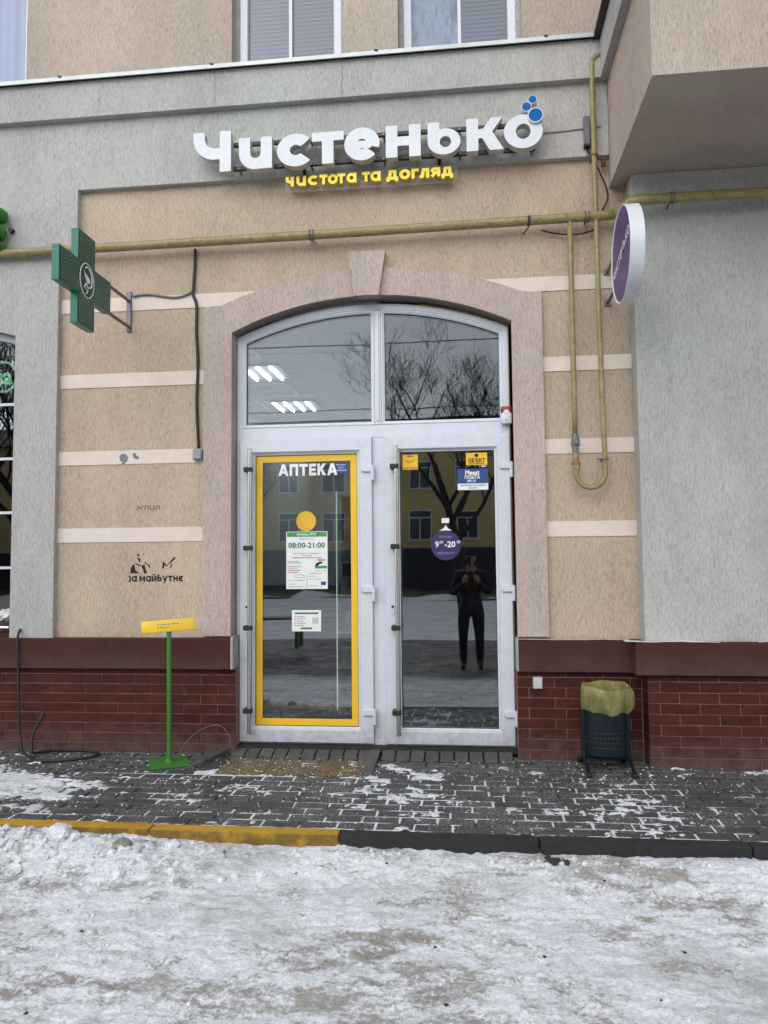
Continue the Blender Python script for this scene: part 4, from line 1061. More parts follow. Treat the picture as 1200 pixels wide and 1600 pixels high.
# ------------------------------------------------------------------ GREEN CROSS
gc = empty('pharmacy_cross', (-2.53, -.715, 3.25), 'green pharmacy cross sign with snake and cup emblem on a wall bracket', 'cross sign')
cy, cz, a, L, LZ = -.715, 3.253, .113, .342, .316
cross = [(cy-a, cz-LZ), (cy+a, cz-LZ), (cy+a, cz-a), (cy+L, cz-a), (cy+L, cz+a), (cy+a, cz+a), (cy+a, cz+LZ), (cy-a, cz+LZ), (cy-a, cz+a), (cy-L, cz+a), (cy-L, cz-a), (cy-a, cz-a)]
XF = -2.500
cb = MB().prism(cross, -2.548, XF, 0, ax='x'); cb.build('case', GRN, gc)
ci = inset(cross, .012)
for sx, x0, x1 in ((1, XF+.0005, XF+.003), (-1, -2.551, -2.5485)):
    f = MB().prism(ci, x0, x1, 0, ax='x').build('face', GRND, gc)
    ld = MB(); pitch_ = .0265; n_ = 13
    for i in range(-n_, n_+1):
        for j in range(-n_*2, n_*2+1):
            yy = cy+i*pitch_+(pitch_/2 if j % 2 else 0); zz = cz+j*pitch_*.5
            u, v = abs(yy-cy), abs(zz-cz)
            if not ((u < a-.015 and v < LZ-.018) or (v < a-.015 and u < L-.018)): continue
            if (u/.105)**2+(v/.125)**2 < 1.05: continue
            xx = x1 if sx > 0 else x0
            ld.pf([(xx+sx*.0022, yy, zz), (xx, yy-.0042, zz), (xx, yy, zz-.0042), (xx, yy+.0042, zz), (xx, yy, zz+.0042)], [(0, 1, 2), (0, 2, 3), (0, 3, 4), (0, 4, 1)])
    o = ld.build('led_dots', LEDM, gc, recalc=False); o['kind'] = 'stuff'
    xx = XF+.0045 if sx > 0 else -2.553
    MB().tube([(xx, cy+.092*math.cos(t), cz+.115*math.sin(t)) for t in [2*math.pi*k/40 for k in range(40)]], .0042, 6, closed=True).build('emblem_ring', WHITEP, gc, 180)
    dsc = MB().lathe([(.088, xx-.001), (.088, xx+.0005), (0, xx+.0006)], (0, cy, cz), 36, 'x', sy=1.24); dsc.build('emblem_disc', GRND, gc)
    em = MB(); X2 = xx+sx*.0028
    em.prism([(cy-.045, cz+.060), (cy-.028, cz+.045), (cy+.010, cz+.030), (cy+.034, cz+.020), (cy+.038, cz+.002), (cy+.026, cz-.014), (cy+.006, cz-.016), (cy-.014, cz-.004), (cy-.030, cz+.020)], min(X2, X2-sx*.002), max(X2, X2-sx*.002), ax='x')
    snake = smooth_path([(X2, cy-.030, cz+.075), (X2, cy-.005, cz+.092), (X2, cy+.030, cz+.080), (X2, cy+.055, cz+.045), (X2, cy+.060, cz+.0), (X2, cy+.045, cz-.032), (X2, cy+.012, cz-.042), (X2, cy-.012, cz-.030), (X2, cy-.010, cz-.018)], 5)
    em.tube(snake, .0055, 6)
    em.tube(smooth_path([(X2, cy-.010, cz-.018), (X2, cy-.026, cz-.034), (X2, cy-.038, cz-.052), (X2, cy-.018, cz-.060), (X2, cy+.004, cz-.062), (X2, cy-.004, cz-.082), (X2, cy-.018, cz-.092)], 5), .0045, 6)
    em.build('snake_cup_emblem', WHITEP, gc, 60)
MB().box(-2.549, -2.512, -.020, .0, 3.125, 3.432, .003).build('wall_plate', GREYM, gc)
for zz in (3.16, 3.36): MB().tube([(-2.53, -.36, zz), (-2.53, -.012, zz)], .013, 10).build('bracket_arm', GREYM, gc, 60)

# ------------------------------------------------------------------ ROUND PURPLE SIGN
rs = empty('round_sign', (1.0, -.66, 3.26), 'round double sided purple sign with white rim on the right', 'round sign')
rc = (0, -.672, 3.258); rad = .295
b = MB(); b.lathe([(rad-.012, .978), (rad-.004, .972), (rad, .975), (rad, 1.057), (rad-.004, 1.060), (rad-.012, 1.054)], rc, 64, 'x'); b.build('rim', WHITEF, rs, 30)
for x0, x1 in ((.9785, .990), (1.044, 1.0535)): MB().lathe([(0, x0), (rad-.010, x0), (rad-.010, x1), (0, x1)], rc, 64, 'x').build('face', PURPLE, rs, 30)
RT = Matrix(((0, 0, 1, .9775), (-math.cos(R(0)), 0, 0, rc[1]), (0, 0, 0, 0), (0, 0, 0, 1)))
def side_text(body, x, y, z, size, rot, mat, parent, flip, width):
    # local x -> runs along -Y when seen from -X ; normal -> -X
    e1 = Vector((0, -1, 0))*flip; up_ = Vector((0, 0, 1)); nrm = Vector((-1, 0, 0))*flip
    a1 = e1*math.cos(rot)+up_*math.sin(rot); a2 = -e1*math.sin(rot)+up_*math.cos(rot)
    # text() maps font x->world col0, font y->col2(z slot), thickness->-y ; build a frame accordingly
    M = Matrix(((a1.x, -nrm.x, a2.x, x), (a1.y, -nrm.y, a2.y, y), (a1.z, -nrm.z, a2.z, z), (0, 0, 0, 1)))
    return text(body, 0, 0, size, 0, mat, 'lettering', parent, bold=size*.02, width=width, m4=M)
side_text('чистенько', .9768, rc[1], rc[2]+.005, .105, R(16), WHITEP, rs, 1, .50)
side_text('чистенько', 1.0555, rc[1], rc[2]+.005, .105, R(16), WHITEP, rs, -1, .50)
for zz in (3.40, 3.18): MB().tube([(1.015, -.40, zz), (1.015, -.005, zz)], .011, 10).build('bracket_arm', GREYM, rs, 60)
for zz in (3.40, 3.18): MB().box(.99, 1.04, -.010, 0, zz-.025, zz+.025, .003).build('wall_plate', GREYM, rs)

# green glossy letters at the very left edge
gs_ = empty('green_sign', (-3.55, -.15, 3.9), 'glossy rounded green sign letters cut off by the left edge of view', 'sign')
for z, r_ in ((4.040, .062), (3.905, .055), (3.795, .05)):
    MB().lathe([(0, -.20), (r_*.5, -.19), (r_*.85, -.165), (r_, -.13), (r_, -.09), (0, -.09)], (-3.535, 0, z), 24, 'y').build('letter', BALG, gs_, 40)
MB().box(-3.9, -3.52, -.09, -.065, 3.885, 3.905).build('rail', BLACK, gs_); MB().lathe([(.0, -.085), (.018, -.085), (.02, -.07), (.02, -.05)], (-3.462, 0, 3.94), 12, 'y').build('fixing_cap', BLACK, gs_)

# ------------------------------------------------------------------ SMALL WALL ITEMS
sn_ = empty('alarm_siren', (.29, .05, 2.4), 'white alarm siren with dark red lamp cover on the transom bar', 'alarm siren')
MB().box(.252, .330, .030, .084, 2.345, 2.425, .010, 2).build('body', WHITEF, sn_, 40)
MB().box(.252, .330, .032, .084, 2.426, 2.472, .008, 2).build('red_cover', RED, sn_, 40)
MB().cyl((.291, .029, 2.425), (.291, .06, 2.425), .022, 20).build('horn_dome', WHITEF, sn_, 40); MB().cyl((.291, .0295, 2.368), (.291, .028, 2.368), .004, 10).build('led', BLACK, sn_)
sk_ = empty('junction_box', (.46, -.05, .52), 'small square white socket box on the brick plinth right of the door', 'junction box')
MB().box(.430, .495, -.070, -.033, .482, .563, .006, 2).build('case', plain('grey_white_plastic', (.50, .52, .52), .5), sk_, 30)
MB().box(.436, .489, -.075, -.0705, .488, .557, .003).build('lid', plain('pale_lid', (.56, .58, .58), .5), sk_)
# stencilled graffiti
words_mb(MB(), 'за майбутнє', -2.518, -2.094, 1.232, .043, -.0012, .001, .27, .04, gap=.12, space=.35).build('graffiti_lettering', INK, bld, label='black stencilled words за майбутнє')
gz = lambda u, v: (-2.545+(u)*.000985*.5*1.06+.0, 1.452-v*.00049)   # zoomed picture units of the stencil
mb = MB()
def blot(pts): mb.prism([(-2.5665+.000428*u, 1.5055-.00043*v) for u, v in pts], -.0012, .001)
blot([(155, 480), (160, 400), (195, 345), (225, 335), (235, 400), (250, 450), (310, 475), (310, 490), (155, 490)])
blot([(235, 310), (265, 325), (310, 345), (350, 350), (345, 368), (300, 362), (255, 345)])
blot([(350, 370), (405, 335), (455, 495), (400, 495), (385, 430)])
blot([(275, 225), (300, 220), (330, 250), (330, 285), (318, 302), (300, 290), (305, 260), (280, 250)])
blot([(268, 165), (290, 150), (312, 172), (300, 200), (280, 190)]); blot([(380, 152), (395, 150), (398, 168), (382, 170)])
blot([(405, 285), (440, 310), (465, 340), (455, 350), (420, 325)]); blot([(470, 345), (490, 330), (500, 370), (515, 405), (508, 412), (480, 380)])
blot([(725, 410), (735, 330), (745, 285), (755, 300), (790, 330), (810, 360), (835, 350), (830, 375), (790, 368), (765, 345), (758, 400), (740, 418)])
blot([(838, 330), (930, 225), (955, 212), (965, 228), (955, 250), (850, 345)]); blot([(870, 400), (885, 345), (905, 325), (902, 370), (885, 405)])
mb.build('graffiti_stencil', INK, bld, label='black stencil of a half length figure beside a tick mark')['kind'] = 'stuff'
mb = MB()
def blot2(pts): mb.prism([(-2.62+.00146*(u-560), 2.216-.00148*(v-65)) for u, v in pts], -.0075, -.004)
blot2([(577, 92), (592, 80), (612, 84), (625, 100), (618, 122), (600, 128), (580, 115)]); blot2([(590, 128), (610, 126), (606, 133), (592, 134)])
blot2([(648, 85), (660, 76), (668, 92), (684, 100), (680, 112), (655, 106)])
mb.build('graffiti_blot', plain('grey_spray', (.19, .19, .195), .85), bld, label='grey spray blots on the cream band')
mb = MB()
for k_, P_ in enumerate(([(0, 0), (.3, .5), (.5, .1), (.8, .6)], [(1.0, 0), (1.2, .55), (1.45, .5), (1.5, 0)], [(1.7, .6), (1.75, .1), (2.1, .05), (2.2, .6)], [(2.4, 0), (2.5, .5), (2.8, .5), (2.85, .05)])):
    for a_, b_ in zip(P_, P_[1:]):
        d_ = Vector((b_[0]-a_[0], b_[1]-a_[1])).normalized(); n_ = Vector((-d_.y, d_.x))*.07
        mb.prism([(-2.46+.063*u, 1.765+.06*v) for u, v in ((a_[0]+n_.x, a_[1]+n_.y), (b_[0]+n_.x, b_[1]+n_.y), (b_[0]-n_.x, b_[1]-n_.y), (a_[0]-n_.x, a_[1]-n_.y))], -.0010-.00004*k_-(.00002 if a_ is P_[1] else .00001 if a_ is P_[2] else 0), .001)
o = mb.build('graffiti_scribble', INKG, bld); o['kind'] = 'stuff'

# ------------------------------------------------------------------ GREEN STAND WITH YELLOW PLATE
st = empty('sign_stand', (-2.055, -.33, .0), 'green metal stand with slim yellow plate left of the doors', 'sign stand')
RZ = Matrix.Rotation(R(28), 4, 'Z')
b = MB().box(-.13, .13, -.13, .13, .002, .014, .002); bmesh.ops.transform(b.bm, matrix=Matrix.Translation((-2.055, -.335, 0)) @ RZ, verts=b.bm.verts); b.build('base_plate', GSIGN, st)
b = MB().cyl((-2.055, -.33, .014), (-2.062, -.335, .90), .0155, 16); b.build('pole', GSIGN, st, 40)
MB().lathe([(.026, .014), (.024, .03), (.017, .035)], (-2.055, -.33, 0), 16).build('pole_collar', GSIGN, st, 40)
PM = Matrix.Translation((-2.063, -.345, .937)) @ RZ @ Matrix.Rotation(R(-2.2), 4, 'Y') @ Matrix.Rotation(R(-12), 4, 'X')
b = MB().box(-.178, .178, -.006, .006, -.042, .042, .006, 2); bmesh.ops.transform(b.bm, matrix=PM, verts=b.bm.verts); b.build('sign_plate', STAKEY, st, 30)
b = MB()
for dz, ws in ((.011, (.012, .006, .020, .010, .016, .026, .020)), (-.008, (.012, .022, .016, .010))):
    x_ = -.075
    for w_ in ws: b.box(x_, x_+w_, -.0066, -.0061, dz-.003, dz+.003); x_ += w_+.006
bmesh.ops.transform(b.bm, matrix=PM, verts=b.bm.verts); o = b.build('small_print', GREYT, st); o['kind'] = 'stuff'
# black cable lying in a coil
coil = smooth_path([(-3.345, .0, .885), (-3.325, -.07, .875), (-3.318, -.105, .80), (-3.300, -.115, .55), (-3.29, -.12, .36), (-3.27, -.13, .14), (-3.22, -.18, .03), (-3.13, -.25, .010), (-2.99, -.36, .010), (-2.80, -.34, .010), (-2.645, -.21, .010), (-2.70, -.11, .010), (-2.86, -.068, .010), (-3.01, -.085, .012), (-3.09, -.17, .018), (-3.10, -.24, .03), (-3.125, -.22, .09), (-3.12, -.20, .17), (-3.09, -.18, .24), (-3.075, -.17, .275)], 10)
cc = empty('power_cable', (-3.1, -.2, 0), 'black power cable hanging from the left window and coiled on the pavement', 'cable')
MB().tube(coil, .0095, 10).build('flex', BLKR, cc, 180); MB().cyl((-3.077, -.172, .268), (-3.069, -.165, .292), .014, 10).build('plug_end', BLKP, cc, 40)
wire(smooth_path([(-2.03, -.22, .012), (-2.02, -.12, .09), (-1.93, -.06, .17), (-1.80, -.05, .20), (-1.62-.1, -.06, .13), (-1.62-.09, -.07, .05)]), .0028, 'wire', plain('pale_wire', (.16, .13, .12), .5), 'thin stiff wire arching from the green stand towards the door', 'wire')
# plastic bag and lamp on the left window sill
bag = bmesh.new(); bmesh.ops.create_icosphere(bag, subdivisions=3, radius=.06)
for v in bag.verts:
    n = Vector(v.co); v.co *= .75+.55*random.random(); v.co.z *= .75
thing(MB().merge(bag, 0, Matrix.Translation((-3.475, .01, .985))), 'plastic_bag', plain('white_polythene', (.62, .64, .66), .35), 'crumpled white plastic bag on the left window sill', 'plastic bag', smooth=50)
fx_ = empty('floodlight', (-3.5, -.0, .86), 'small silver floodlight under the plastic bag on the window sill', 'floodlight')
MB().cyl((-3.60, -.01, .893), (-3.44, -.01, .893), .020, 16).build('barrel', STEEL, fx_, 40); MB().box(-3.60, -3.435, -.03, .02, .915, .945, .006).build('bracket', plain('brown_box', (.05, .025, .02), .6), fx_)

# ------------------------------------------------------------------ TRASH BIN
tb = empty('trash_bin', (.875, -.25, 0), 'dark blue steel litter bin on two legs against the brick plinth', 'trash bin')
yb_ = -.25; BT, BB = .475, .105
def bin_wall(r_x, r_y):
    n = 48; rows = 22; V = []; Fc = []
    for j in range(rows+1):
        for i in range(n):
            t = 2*math.pi*i/n; V.append((.877+r_x*math.cos(t), yb_+r_y*math.sin(t), BB+(BT-BB)*j/rows))
    holes = set()
    for j in range(rows):
        for i in range(n): Fc.append((j*n+i, j*n+(i+1) % n, (j+1)*n+(i+1) % n, (j+1)*n+i))
    return V, Fc
V, Fc = bin_wall(.132, .115)
b = MB().pf(V, Fc); b.pf([(.877+.13*math.cos(2*math.pi*i/48), yb_+.113*math.sin(2*math.pi*i/48), BB+.002) for i in range(48)], [list(range(48))])
bk = b.build('bucket', BINB, tb, 60)
hb = MB()
for j in range(4):
    for i in range(15):
        t = R(200)+R(140)*i/14; c_ = Vector((.877+.1335*math.cos(t), yb_+.1165*math.sin(t), .165+.031*j)); nn = Vector((math.cos(t), math.sin(t), 0)); tt = Vector((-math.sin(t), math.cos(t), 0))
        k = 10; vs = [c_+nn*.0004+.0075*(tt*math.cos(q)+Vector((0, 0, 1))*math.sin(q)) for q in [2*math.pi*m/k for m in range(k)]]+[c_-nn*.004]
        hb.pf(vs, [(m, (m+1) % k, k) for m in range(k)])
o = hb.build('perforations', BLACK, bk); o['kind'] = 'stuff'
MB().lathe([(.140, BT-.018), (.142, BT), (.132, BT+.006), (.128, BT-.01)], (.877, yb_, 0), 48, sy=.87).build('rim', BINB, tb, 40)
for x in (.735, 1.019):
    b = MB().box(x-.016, x+.016, yb_-.016, yb_+.016, .055, .47, .003); b.build('post', BINB, tb)
    b = MB(); b.tube(smooth_path([(x, yb_-.17, .018), (x, yb_-.14, .03), (x, yb_-.03, .075), (x, yb_, .10), (x, yb_+.03, .075), (x, yb_+.14, .03), (x, yb_+.17, .018)], 4), .013, 10); b.build('leg', BINB, tb, 60)
    for s_ in (-1, 1): MB().box(x-.02, x+.02, yb_+s_*.185-.025, yb_+s_*.185+.025, .001, .024, .006).build('foot', BLKP, tb)
    MB().box(min(x, .877+(.13 if x > .877 else -.13)), max(x, .877+(.13 if x > .877 else -.13)), yb_-.012, yb_+.012, .30, .33).build('pivot_lug', BINB, tb)
MB().box(.735, 1.019, yb_-.012, yb_+.012, .066, .090).build('cross_bar', BINB, tb)
# yellow liner folded over the rim
n = 96; V = []; Fc = []
prof = [(.90, .36), (.93, .44), (.965, .505), (1.0, .535), (1.035, .545), (1.07, .538), (1.10, .518), (1.125, .490), (1.135, .460), (1.125, .435), (1.11, .412), (1.09, .394), (1.07, .388)]
for j, (q, z) in enumerate(prof):
    for i in range(n):
        t = 2*math.pi*i/n; k = min(1, .25+j*.09)
        w = (.004*math.sin(7*t+1+.25*j)+.0045*abs(math.sin(9*t-j*.30))+.0035*abs(math.sin(15.5*t+j*.4))+.0015*math.sin(31*t+j*.5)+random.uniform(-.0012, .0012))*k
        wob = .006*math.sin(2*t+.6)+.004*math.sin(5*t)+(.006*math.sin(7*t+2) if j > 9 else 0)
        bulge = .028*max(0, math.cos(t-R(-20)))**8*(1 if 5 < j < 11 else .3)
        V.append((.877+(.133*q+w+bulge)*math.cos(t), yb_+(.118*q+w)*math.sin(t), z+wob*(1 if j > 1 else .2)+.010*math.sin(t)*(1 if j > 2 else 0)))
for j in range(len(prof)-1):
    for i in range(n): Fc.append((j*n+i, j*n+(i+1) % n, (j+1)*n+(i+1) % n, (j+1)*n+i))
thing(MB().pf(V, Fc), 'bin_liner', BAGY, 'translucent yellow plastic liner folded over the litter bin rim', 'bin liner', smooth=180)

# ------------------------------------------------------------------ STICKERS AND NOTICES ON THE DOORS
SY = .0945
def sheet(name, x0, x1, z0, z1, mat, label, cat, loc=None, t=.0012, y=SY):
    e = empty(name, ((x0+x1)/2, y, (z0+z1)/2), label, cat); MB().box(x0, x1, y-t, y, z0, z1).build('sheet', mat, e); return e
def bar(e, x0, x1, z0, z1, mat, y=SY-.0016, name='colour_field'): MB().box(x0, x1, y-.0004, y+.0003, z0, z1).build(name, mat, e)
TY = SY-.0022
e = sheet('notice', -1.339, -1.028, 1.168, 1.592, PAPER, 'white opening hours sheet 08:00-21:00 with green heading on left door', 'notice')
bar(e, -1.333, -1.034, 1.553, 1.588, PGREEN)
text('Аптека №37', -1.185, 1.570, .026, TY, WHITEP, 'heading', e, bold=.0006); text('ГРАФІК РОБОТИ', -1.185, 1.535, .014, TY, GREYT, 'subheading', e)
text('08:00-21:00', -1.185, 1.488, .056, TY, PDKG, 'opening_hours', e, bold=.0016, width=.272)
text('Без перерви та вихідних', -1.185, 1.430, .0165, TY, GREYT, 'text_line', e); text('Наша адреса', -1.185, 1.415, .012, TY, GREYT, 'text_line', e); text('Найближча чергова аптека', -1.185, 1.399, .0165, TY, INK, 'text_line', e)
for i, (z, w) in enumerate(((1.372, .085), (1.360, .1), (1.335, .1), (1.322, .07))): bar(e, -1.328, -1.328+w, z-.002, z+.002, GREYT, name='print_line')
for i, (z, w) in enumerate(((1.306, .095), (1.290, .08))): bar(e, -1.328, -1.328+w, z-.0025, z+.0025, PINKT, name='print_line')
text('УВАГА', -1.075, 1.380, .018, TY, INK, 'text_line', e, bold=.0005)
mb = MB().prism([(-1.12, 1.352), (-1.09, 1.368), (-1.06, 1.366), (-1.072, 1.355), (-1.09, 1.350), (-1.10, 1.338), (-1.118, 1.335)], TY-.0003, TY); mb.build('pictogram', INK, e)
bar(e, -1.124, -1.034, 1.318, 1.338, PGREEN)
for z, x0, w in ((1.300, -1.12, .08), (1.282, -1.17, .10), (1.262, -1.17, .06), (1.240, -1.17, .09), (1.232, -1.33, .13), (1.205, -1.32, .06), (1.186, -1.33, .12), (1.190, -1.17, .07)): bar(e, x0, x0+w, z-.0015, z+.0015, GREYT, name='print_line')
bar(e, -1.185, -1.182, 1.17, 1.27, PGREEN, name='print_rule'); bar(e, -1.078, -1.042, 1.196, 1.222, BLUED)
mb = MB(); mb.tube([(-1.236+.035*math.cos(t), TY, 1.262+.012*math.sin(t)) for t in [2*math.pi*k/24 for k in range(24)]], .0012, 5, closed=True); mb.build('oval_mark', PDKG, e)
e = sheet('notice', -1.297, -1.078, .858, 1.014, PAPER, 'small white card with green title bar below the opening hours sheet', 'notice')
bar(e, -1.275, -1.098, .984, .997, PDKG); bar(e, -1.23, -1.145, .874, .887, PDKG)
for i in range(5):
    z = .966-.016*i; bar(e, -1.277, -1.270, z-.003, z+.003, INK, name='bullet'); bar(e, -1.262, -1.262+(.06, .065, .05, .07, .055)[i], z-.002, z+.002, (GREYT, GREYT, PINKT, PINKT, PINKT)[i], name='print_line')
bar(e, -1.145, -1.098, .914, .960, plain('print_grey_block', (.50, .50, .50), .6), name='grey_block')
e = empty('round_sticker', (-1.188, SY, 1.668), 'plain yellow round sticker above the opening hours sheet', 'sticker'); MB().lathe([(0, SY-.0012), (.0745, SY-.0012), (.0745, SY), (0, SY)], (-1.188, 0, 1.668), 48, 'y').build('sheet', plain('amber_film', (.72, .42, .02), .45), e)
e = sheet('post_sticker', -.985, -.872, 2.022, 2.100, BLUED, 'small blue post sticker beside the lettering in the left door', 'sticker', y=.0965, t=.0008)
for z_, w_ in ((2.082, .07), (2.062, .04), (2.042, .085)): bar(e, -.925-w_/2, -.925+w_/2, z_-.005, z_+.005, plain('pale_blue_print', (.30, .36, .45), .5), y=.0955, name='print_line')
# right door
mb = []
x0, x1, z0, z1 = -.469, -.351, 2.032, 2.148; nT = 9
def edge(ax, ay, bx, by):
    o = []
    for i in range(nT):
        for t, d in ((i/nT, 0), ((i+.25)/nT, 0), ((i+.4)/nT, .005), ((i+.85)/nT, .005)):
            x, y = ax+(bx-ax)*t, ay+(by-ay)*t; L_ = math.hypot(bx-ax, by-ay); o.append((x-(by-ay)/L_*d, y+(bx-ax)/L_*d))
    return o
poly = edge(x0, z0, x1, z0)+edge(x1, z0, x1, z1)+edge(x1, z1, x0, z1)+edge(x0, z1, x0, z0)
e = empty('stamp_sticker', (-.41, SY, 2.09), 'yellow stamp shaped sticker with serrated edge in the right door corner', 'sticker'); MB().prism(poly, SY-.0012, SY).build('sheet', YFILM, e)
text('УВАГА', -.41, 2.132, .015, TY, INK, 'text_line', e, bold=.0004); text('ВІДЕОСПОСТЕРЕЖЕННЯ', -.41, 2.047, .009, TY, INK, 'text_line', e, width=.095, bold=.0003)
mb = MB().prism([(-.45, 2.095), (-.425, 2.078), (-.40, 2.085), (-.37, 2.104), (-.385, 2.108), (-.405, 2.098), (-.42, 2.103), (-.43, 2.112)], TY-.0003, TY); mb.build('pictogram', plain('amber_print', (.55, .30, .02), .5), e)
e = sheet('guard_sticker', -.003, .150, 2.058, 2.148, YFILM, 'yellow guarded premises sticker with shield in the top right door corner', 'sticker')
text("ОБ'ЄКТ", .073, 2.090, .038, TY, INK, 'heading', e, bold=.0013, width=.120); text('ПІД ОХОРОНОЮ', .073, 2.068, .014, TY, INK, 'text_line', e, width=.112, bold=.0004)
MB().prism([(.060, 2.140), (.086, 2.140), (.086, 2.124), (.073, 2.112), (.060, 2.124)], TY-.0003, TY).build('shield', INK, e); text('т. 0800', .115, 2.048, .018, TY+.001, WHITEP, 'phone_number', e, bold=.0006)
e = sheet('post_sticker', -.067, .155, 1.876, 2.032, BLUED, 'blue parcel post sticker with white strip below the guard sticker', 'sticker')
text('Meest', .040, 2.002, .048, TY, WHITEP, 'heading', e, bold=.0016, width=.100); text('ПОШТА', .040, 1.968, .034, TY, WHITEP, 'heading', e, bold=.0008, width=.108); text('№115', .036, 1.941, .024, TY, WHITEP, 'number', e, bold=.0006)
bar(e, -.066, .154, 1.877, 1.924, PAPER); text('приймання та видача', .044, 1.911, .016, TY-.0004, BLUED, 'text_line', e, bold=.0003, width=.18); text('посилок', .044, 1.892, .016, TY-.0004, BLUED, 'text_line', e, bold=.0003)
e = empty('hours_disc', (-.158, SY, 1.47), 'purple round opening hours sign 9-20 hanging in the right door', 'sign')
MB().lathe([(0, SY-.0012), (.108, SY-.0012), (.108, SY), (0, SY)], (-.158, 0, 1.478), 56, 'y').build('disc', PURPD, e)
text('МАГАЗИН', -.158, 1.538, .020, TY, plain('lilac_print', (.35, .30, .5), .5), 'text_line', e); text('9', -.222, 1.483, .060, TY, WHITEP, 'opening_hours', e, bold=.0016); text('00', -.190, 1.500, .026, TY, WHITEP, 'opening_hours', e, bold=.0006); text('-20', -.128, 1.483, .060, TY, WHITEP, 'opening_hours', e, bold=.0016); text('00', -.066, 1.500, .026, TY, WHITEP, 'opening_hours', e, bold=.0006)
text('ВІДЧИНЕНО', -.158, 1.420, .020, TY, plain('lilac_print', (.35, .30, .5), .5), 'text_line', e)
MB().prism([(-.205, 1.585), (-.175, 1.600), (-.158, 1.625), (-.140, 1.600), (-.112, 1.585)], SY-.001, SY).build('hanger_cap', PAPER, e); MB().box(-.186, -.132, SY-.001, SY, 1.640, 1.675).build('suction_pad', PAPER, e)

# ------------------------------------------------------------------ WHAT STANDS ACROSS THE ROAD (seen in the glass)
OB = empty('opposite_building', (0, -37, 0), 'long two storey ochre house across the snowy road', 'building')
OY = plain('ochre_render', (.55, .43, .20), .85, var=.14, vs=.6); DKP = plain('dark_plinth', (.022, .024, .034), .7); ROOFM = plain('grey_roof', (.12, .12, .125), .7)
MB().box(-40, 40, -45, -37, 1.95, 8.3).build('wall', OY, OB); MB().box(-40, 40, -45, -36.95, -.2, 1.95).build('plinth', DKP, OB)
MB().prism([(-45.6, 8.3), (-36.5, 8.3), (-41, 10.2)], -40.5, 40.5, ax='x').build('roof', ROOFM, OB)
pane_m = plain('dark_window', (.03, .035, .045), .15); fw = None
for r_, z in enumerate((3.25, 6.1)):
    for i in range(-9, 10):
        x = i*2.55+.6*(r_ == 5)
        w = MB(); frame_ring(w, rect(x-.62, x+.62, z-.85, z+.85), [(0, -37.02), (0, -36.93), (.07, -36.93), (.07, -36.97)]) ; w.box(x-.03, x+.03, -36.97, -36.935, z-.8, z+.45); w.box(x-.6, x+.6, -36.97, -36.936, z+.4, z+.46)
        w = w.build('window', PVC, OB); MB().box(x-.6, x+.6, -36.992, -36.972, z-.83, z+.83).build('pane', pane_m, w)
BARK = plain('dark_bark', (.030, .025, .021), .9, var=.3, vs=8, bump=.4)
def tree_mesh(seed, H, r0_, lean):
    q = random.Random(seed); tr = MB(); br = MB()
    def branch(p, d, L, r_, lev, mb):
        n = 4 if lev < 3 else 3; pts = [p]; rs_ = [r_]; dd = d.copy()
        for i in range(n):
            dd = (dd+Vector((q.uniform(-1, 1), q.uniform(-1, 1), q.uniform(-.4, .8)))*(.10 if lev == 0 else .24)).normalized()
            pts.append(pts[-1]+dd*L/n); rs_.append(max(r_*(1-(i+1)/n*.55), .006))
        mb.tube(pts, rs_, 8 if lev == 0 else 5 if lev < 3 else 3, cap=False)
        if lev >= 5: return
        k = (6, 5, 4, 4, 3)[lev]
        for i in range(k):
            t = q.uniform(.35, 1) if lev else q.uniform(.42, 1.0); j = min(int(t*n), n-1); f_ = t*n-j; pp = pts[j].lerp(pts[j+1], f_)
            ax = Vector((q.uniform(-1, 1), q.uniform(-1, 1), q.uniform(-.1, .9))).normalized()
            nd = (dd*(.75)+ax*(.85)).normalized()
            branch(pp, nd, L*q.uniform(.5, .72), max(rs_[j]*q.uniform(.42, .62), .006), lev+1, br)
    branch(Vector((0, 0, -.3)), Vector(lean).normalized(), H, r0_, 0, tr)
    return tr, br
protos = []
for i, (seed, H, r_, lean, x, y, lb) in enumerate(((3, 5.0, .19, (-.08, 0, 1), -.15, -20, 'bare leaning tree across the road straight opposite the right door'), (5, 4.8, .16, (.06, 0, 1), 4.2, -19, 'bare tree across the road right of the leaning one'), (9, 5.6, .2, (0, .05, 1), -13.0, -16, 'bare spreading tree across the road far to the left'))):
    t = empty('bare_tree', (x, y, 0), lb, 'tree', 'bare trees across the road'); tr, br = tree_mesh(seed, H, r_, lean)
    for nm, b in (('trunk', tr), ('branches', br)):
        bmesh.ops.translate(b.bm, vec=(x, y, 0), verts=b.bm.verts); o = b.build(nm, BARK, t, 180, recalc=False)
    t.rotation_euler.z = 0; protos.append(t)
for i, (src, x, y, rz, sc, lb) in enumerate(((2, 7.6, -22, 1.2, 1.0, 'bare tree across the road standing beyond the right hand one'), (1, -19.0, -19, 2.2, 1.2, 'bare tree furthest left across the road'), (0, -8.6, -24, .9, .8, 'smaller bare tree near the far snow bank'), (2, -24, -13, 3, 1.1, 'bare tree by the road end to the left'), (1, -11.2, -14.2, 4.2, 1.15, 'bare tree across the road mirrored in the left shop window'), (0, -15.0, -18.5, 1.7, 1.2, 'taller bare tree behind the one mirrored in the left window'))):
    p = protos[src]; t = p.copy(); C.objects.link(t); t.location = (x, y, 0); t.rotation_euler.z = rz; t.scale = (sc,)*3; t['label'] = lb
    for ch in p.children: c = ch.copy(); C.objects.link(c); c.parent = t
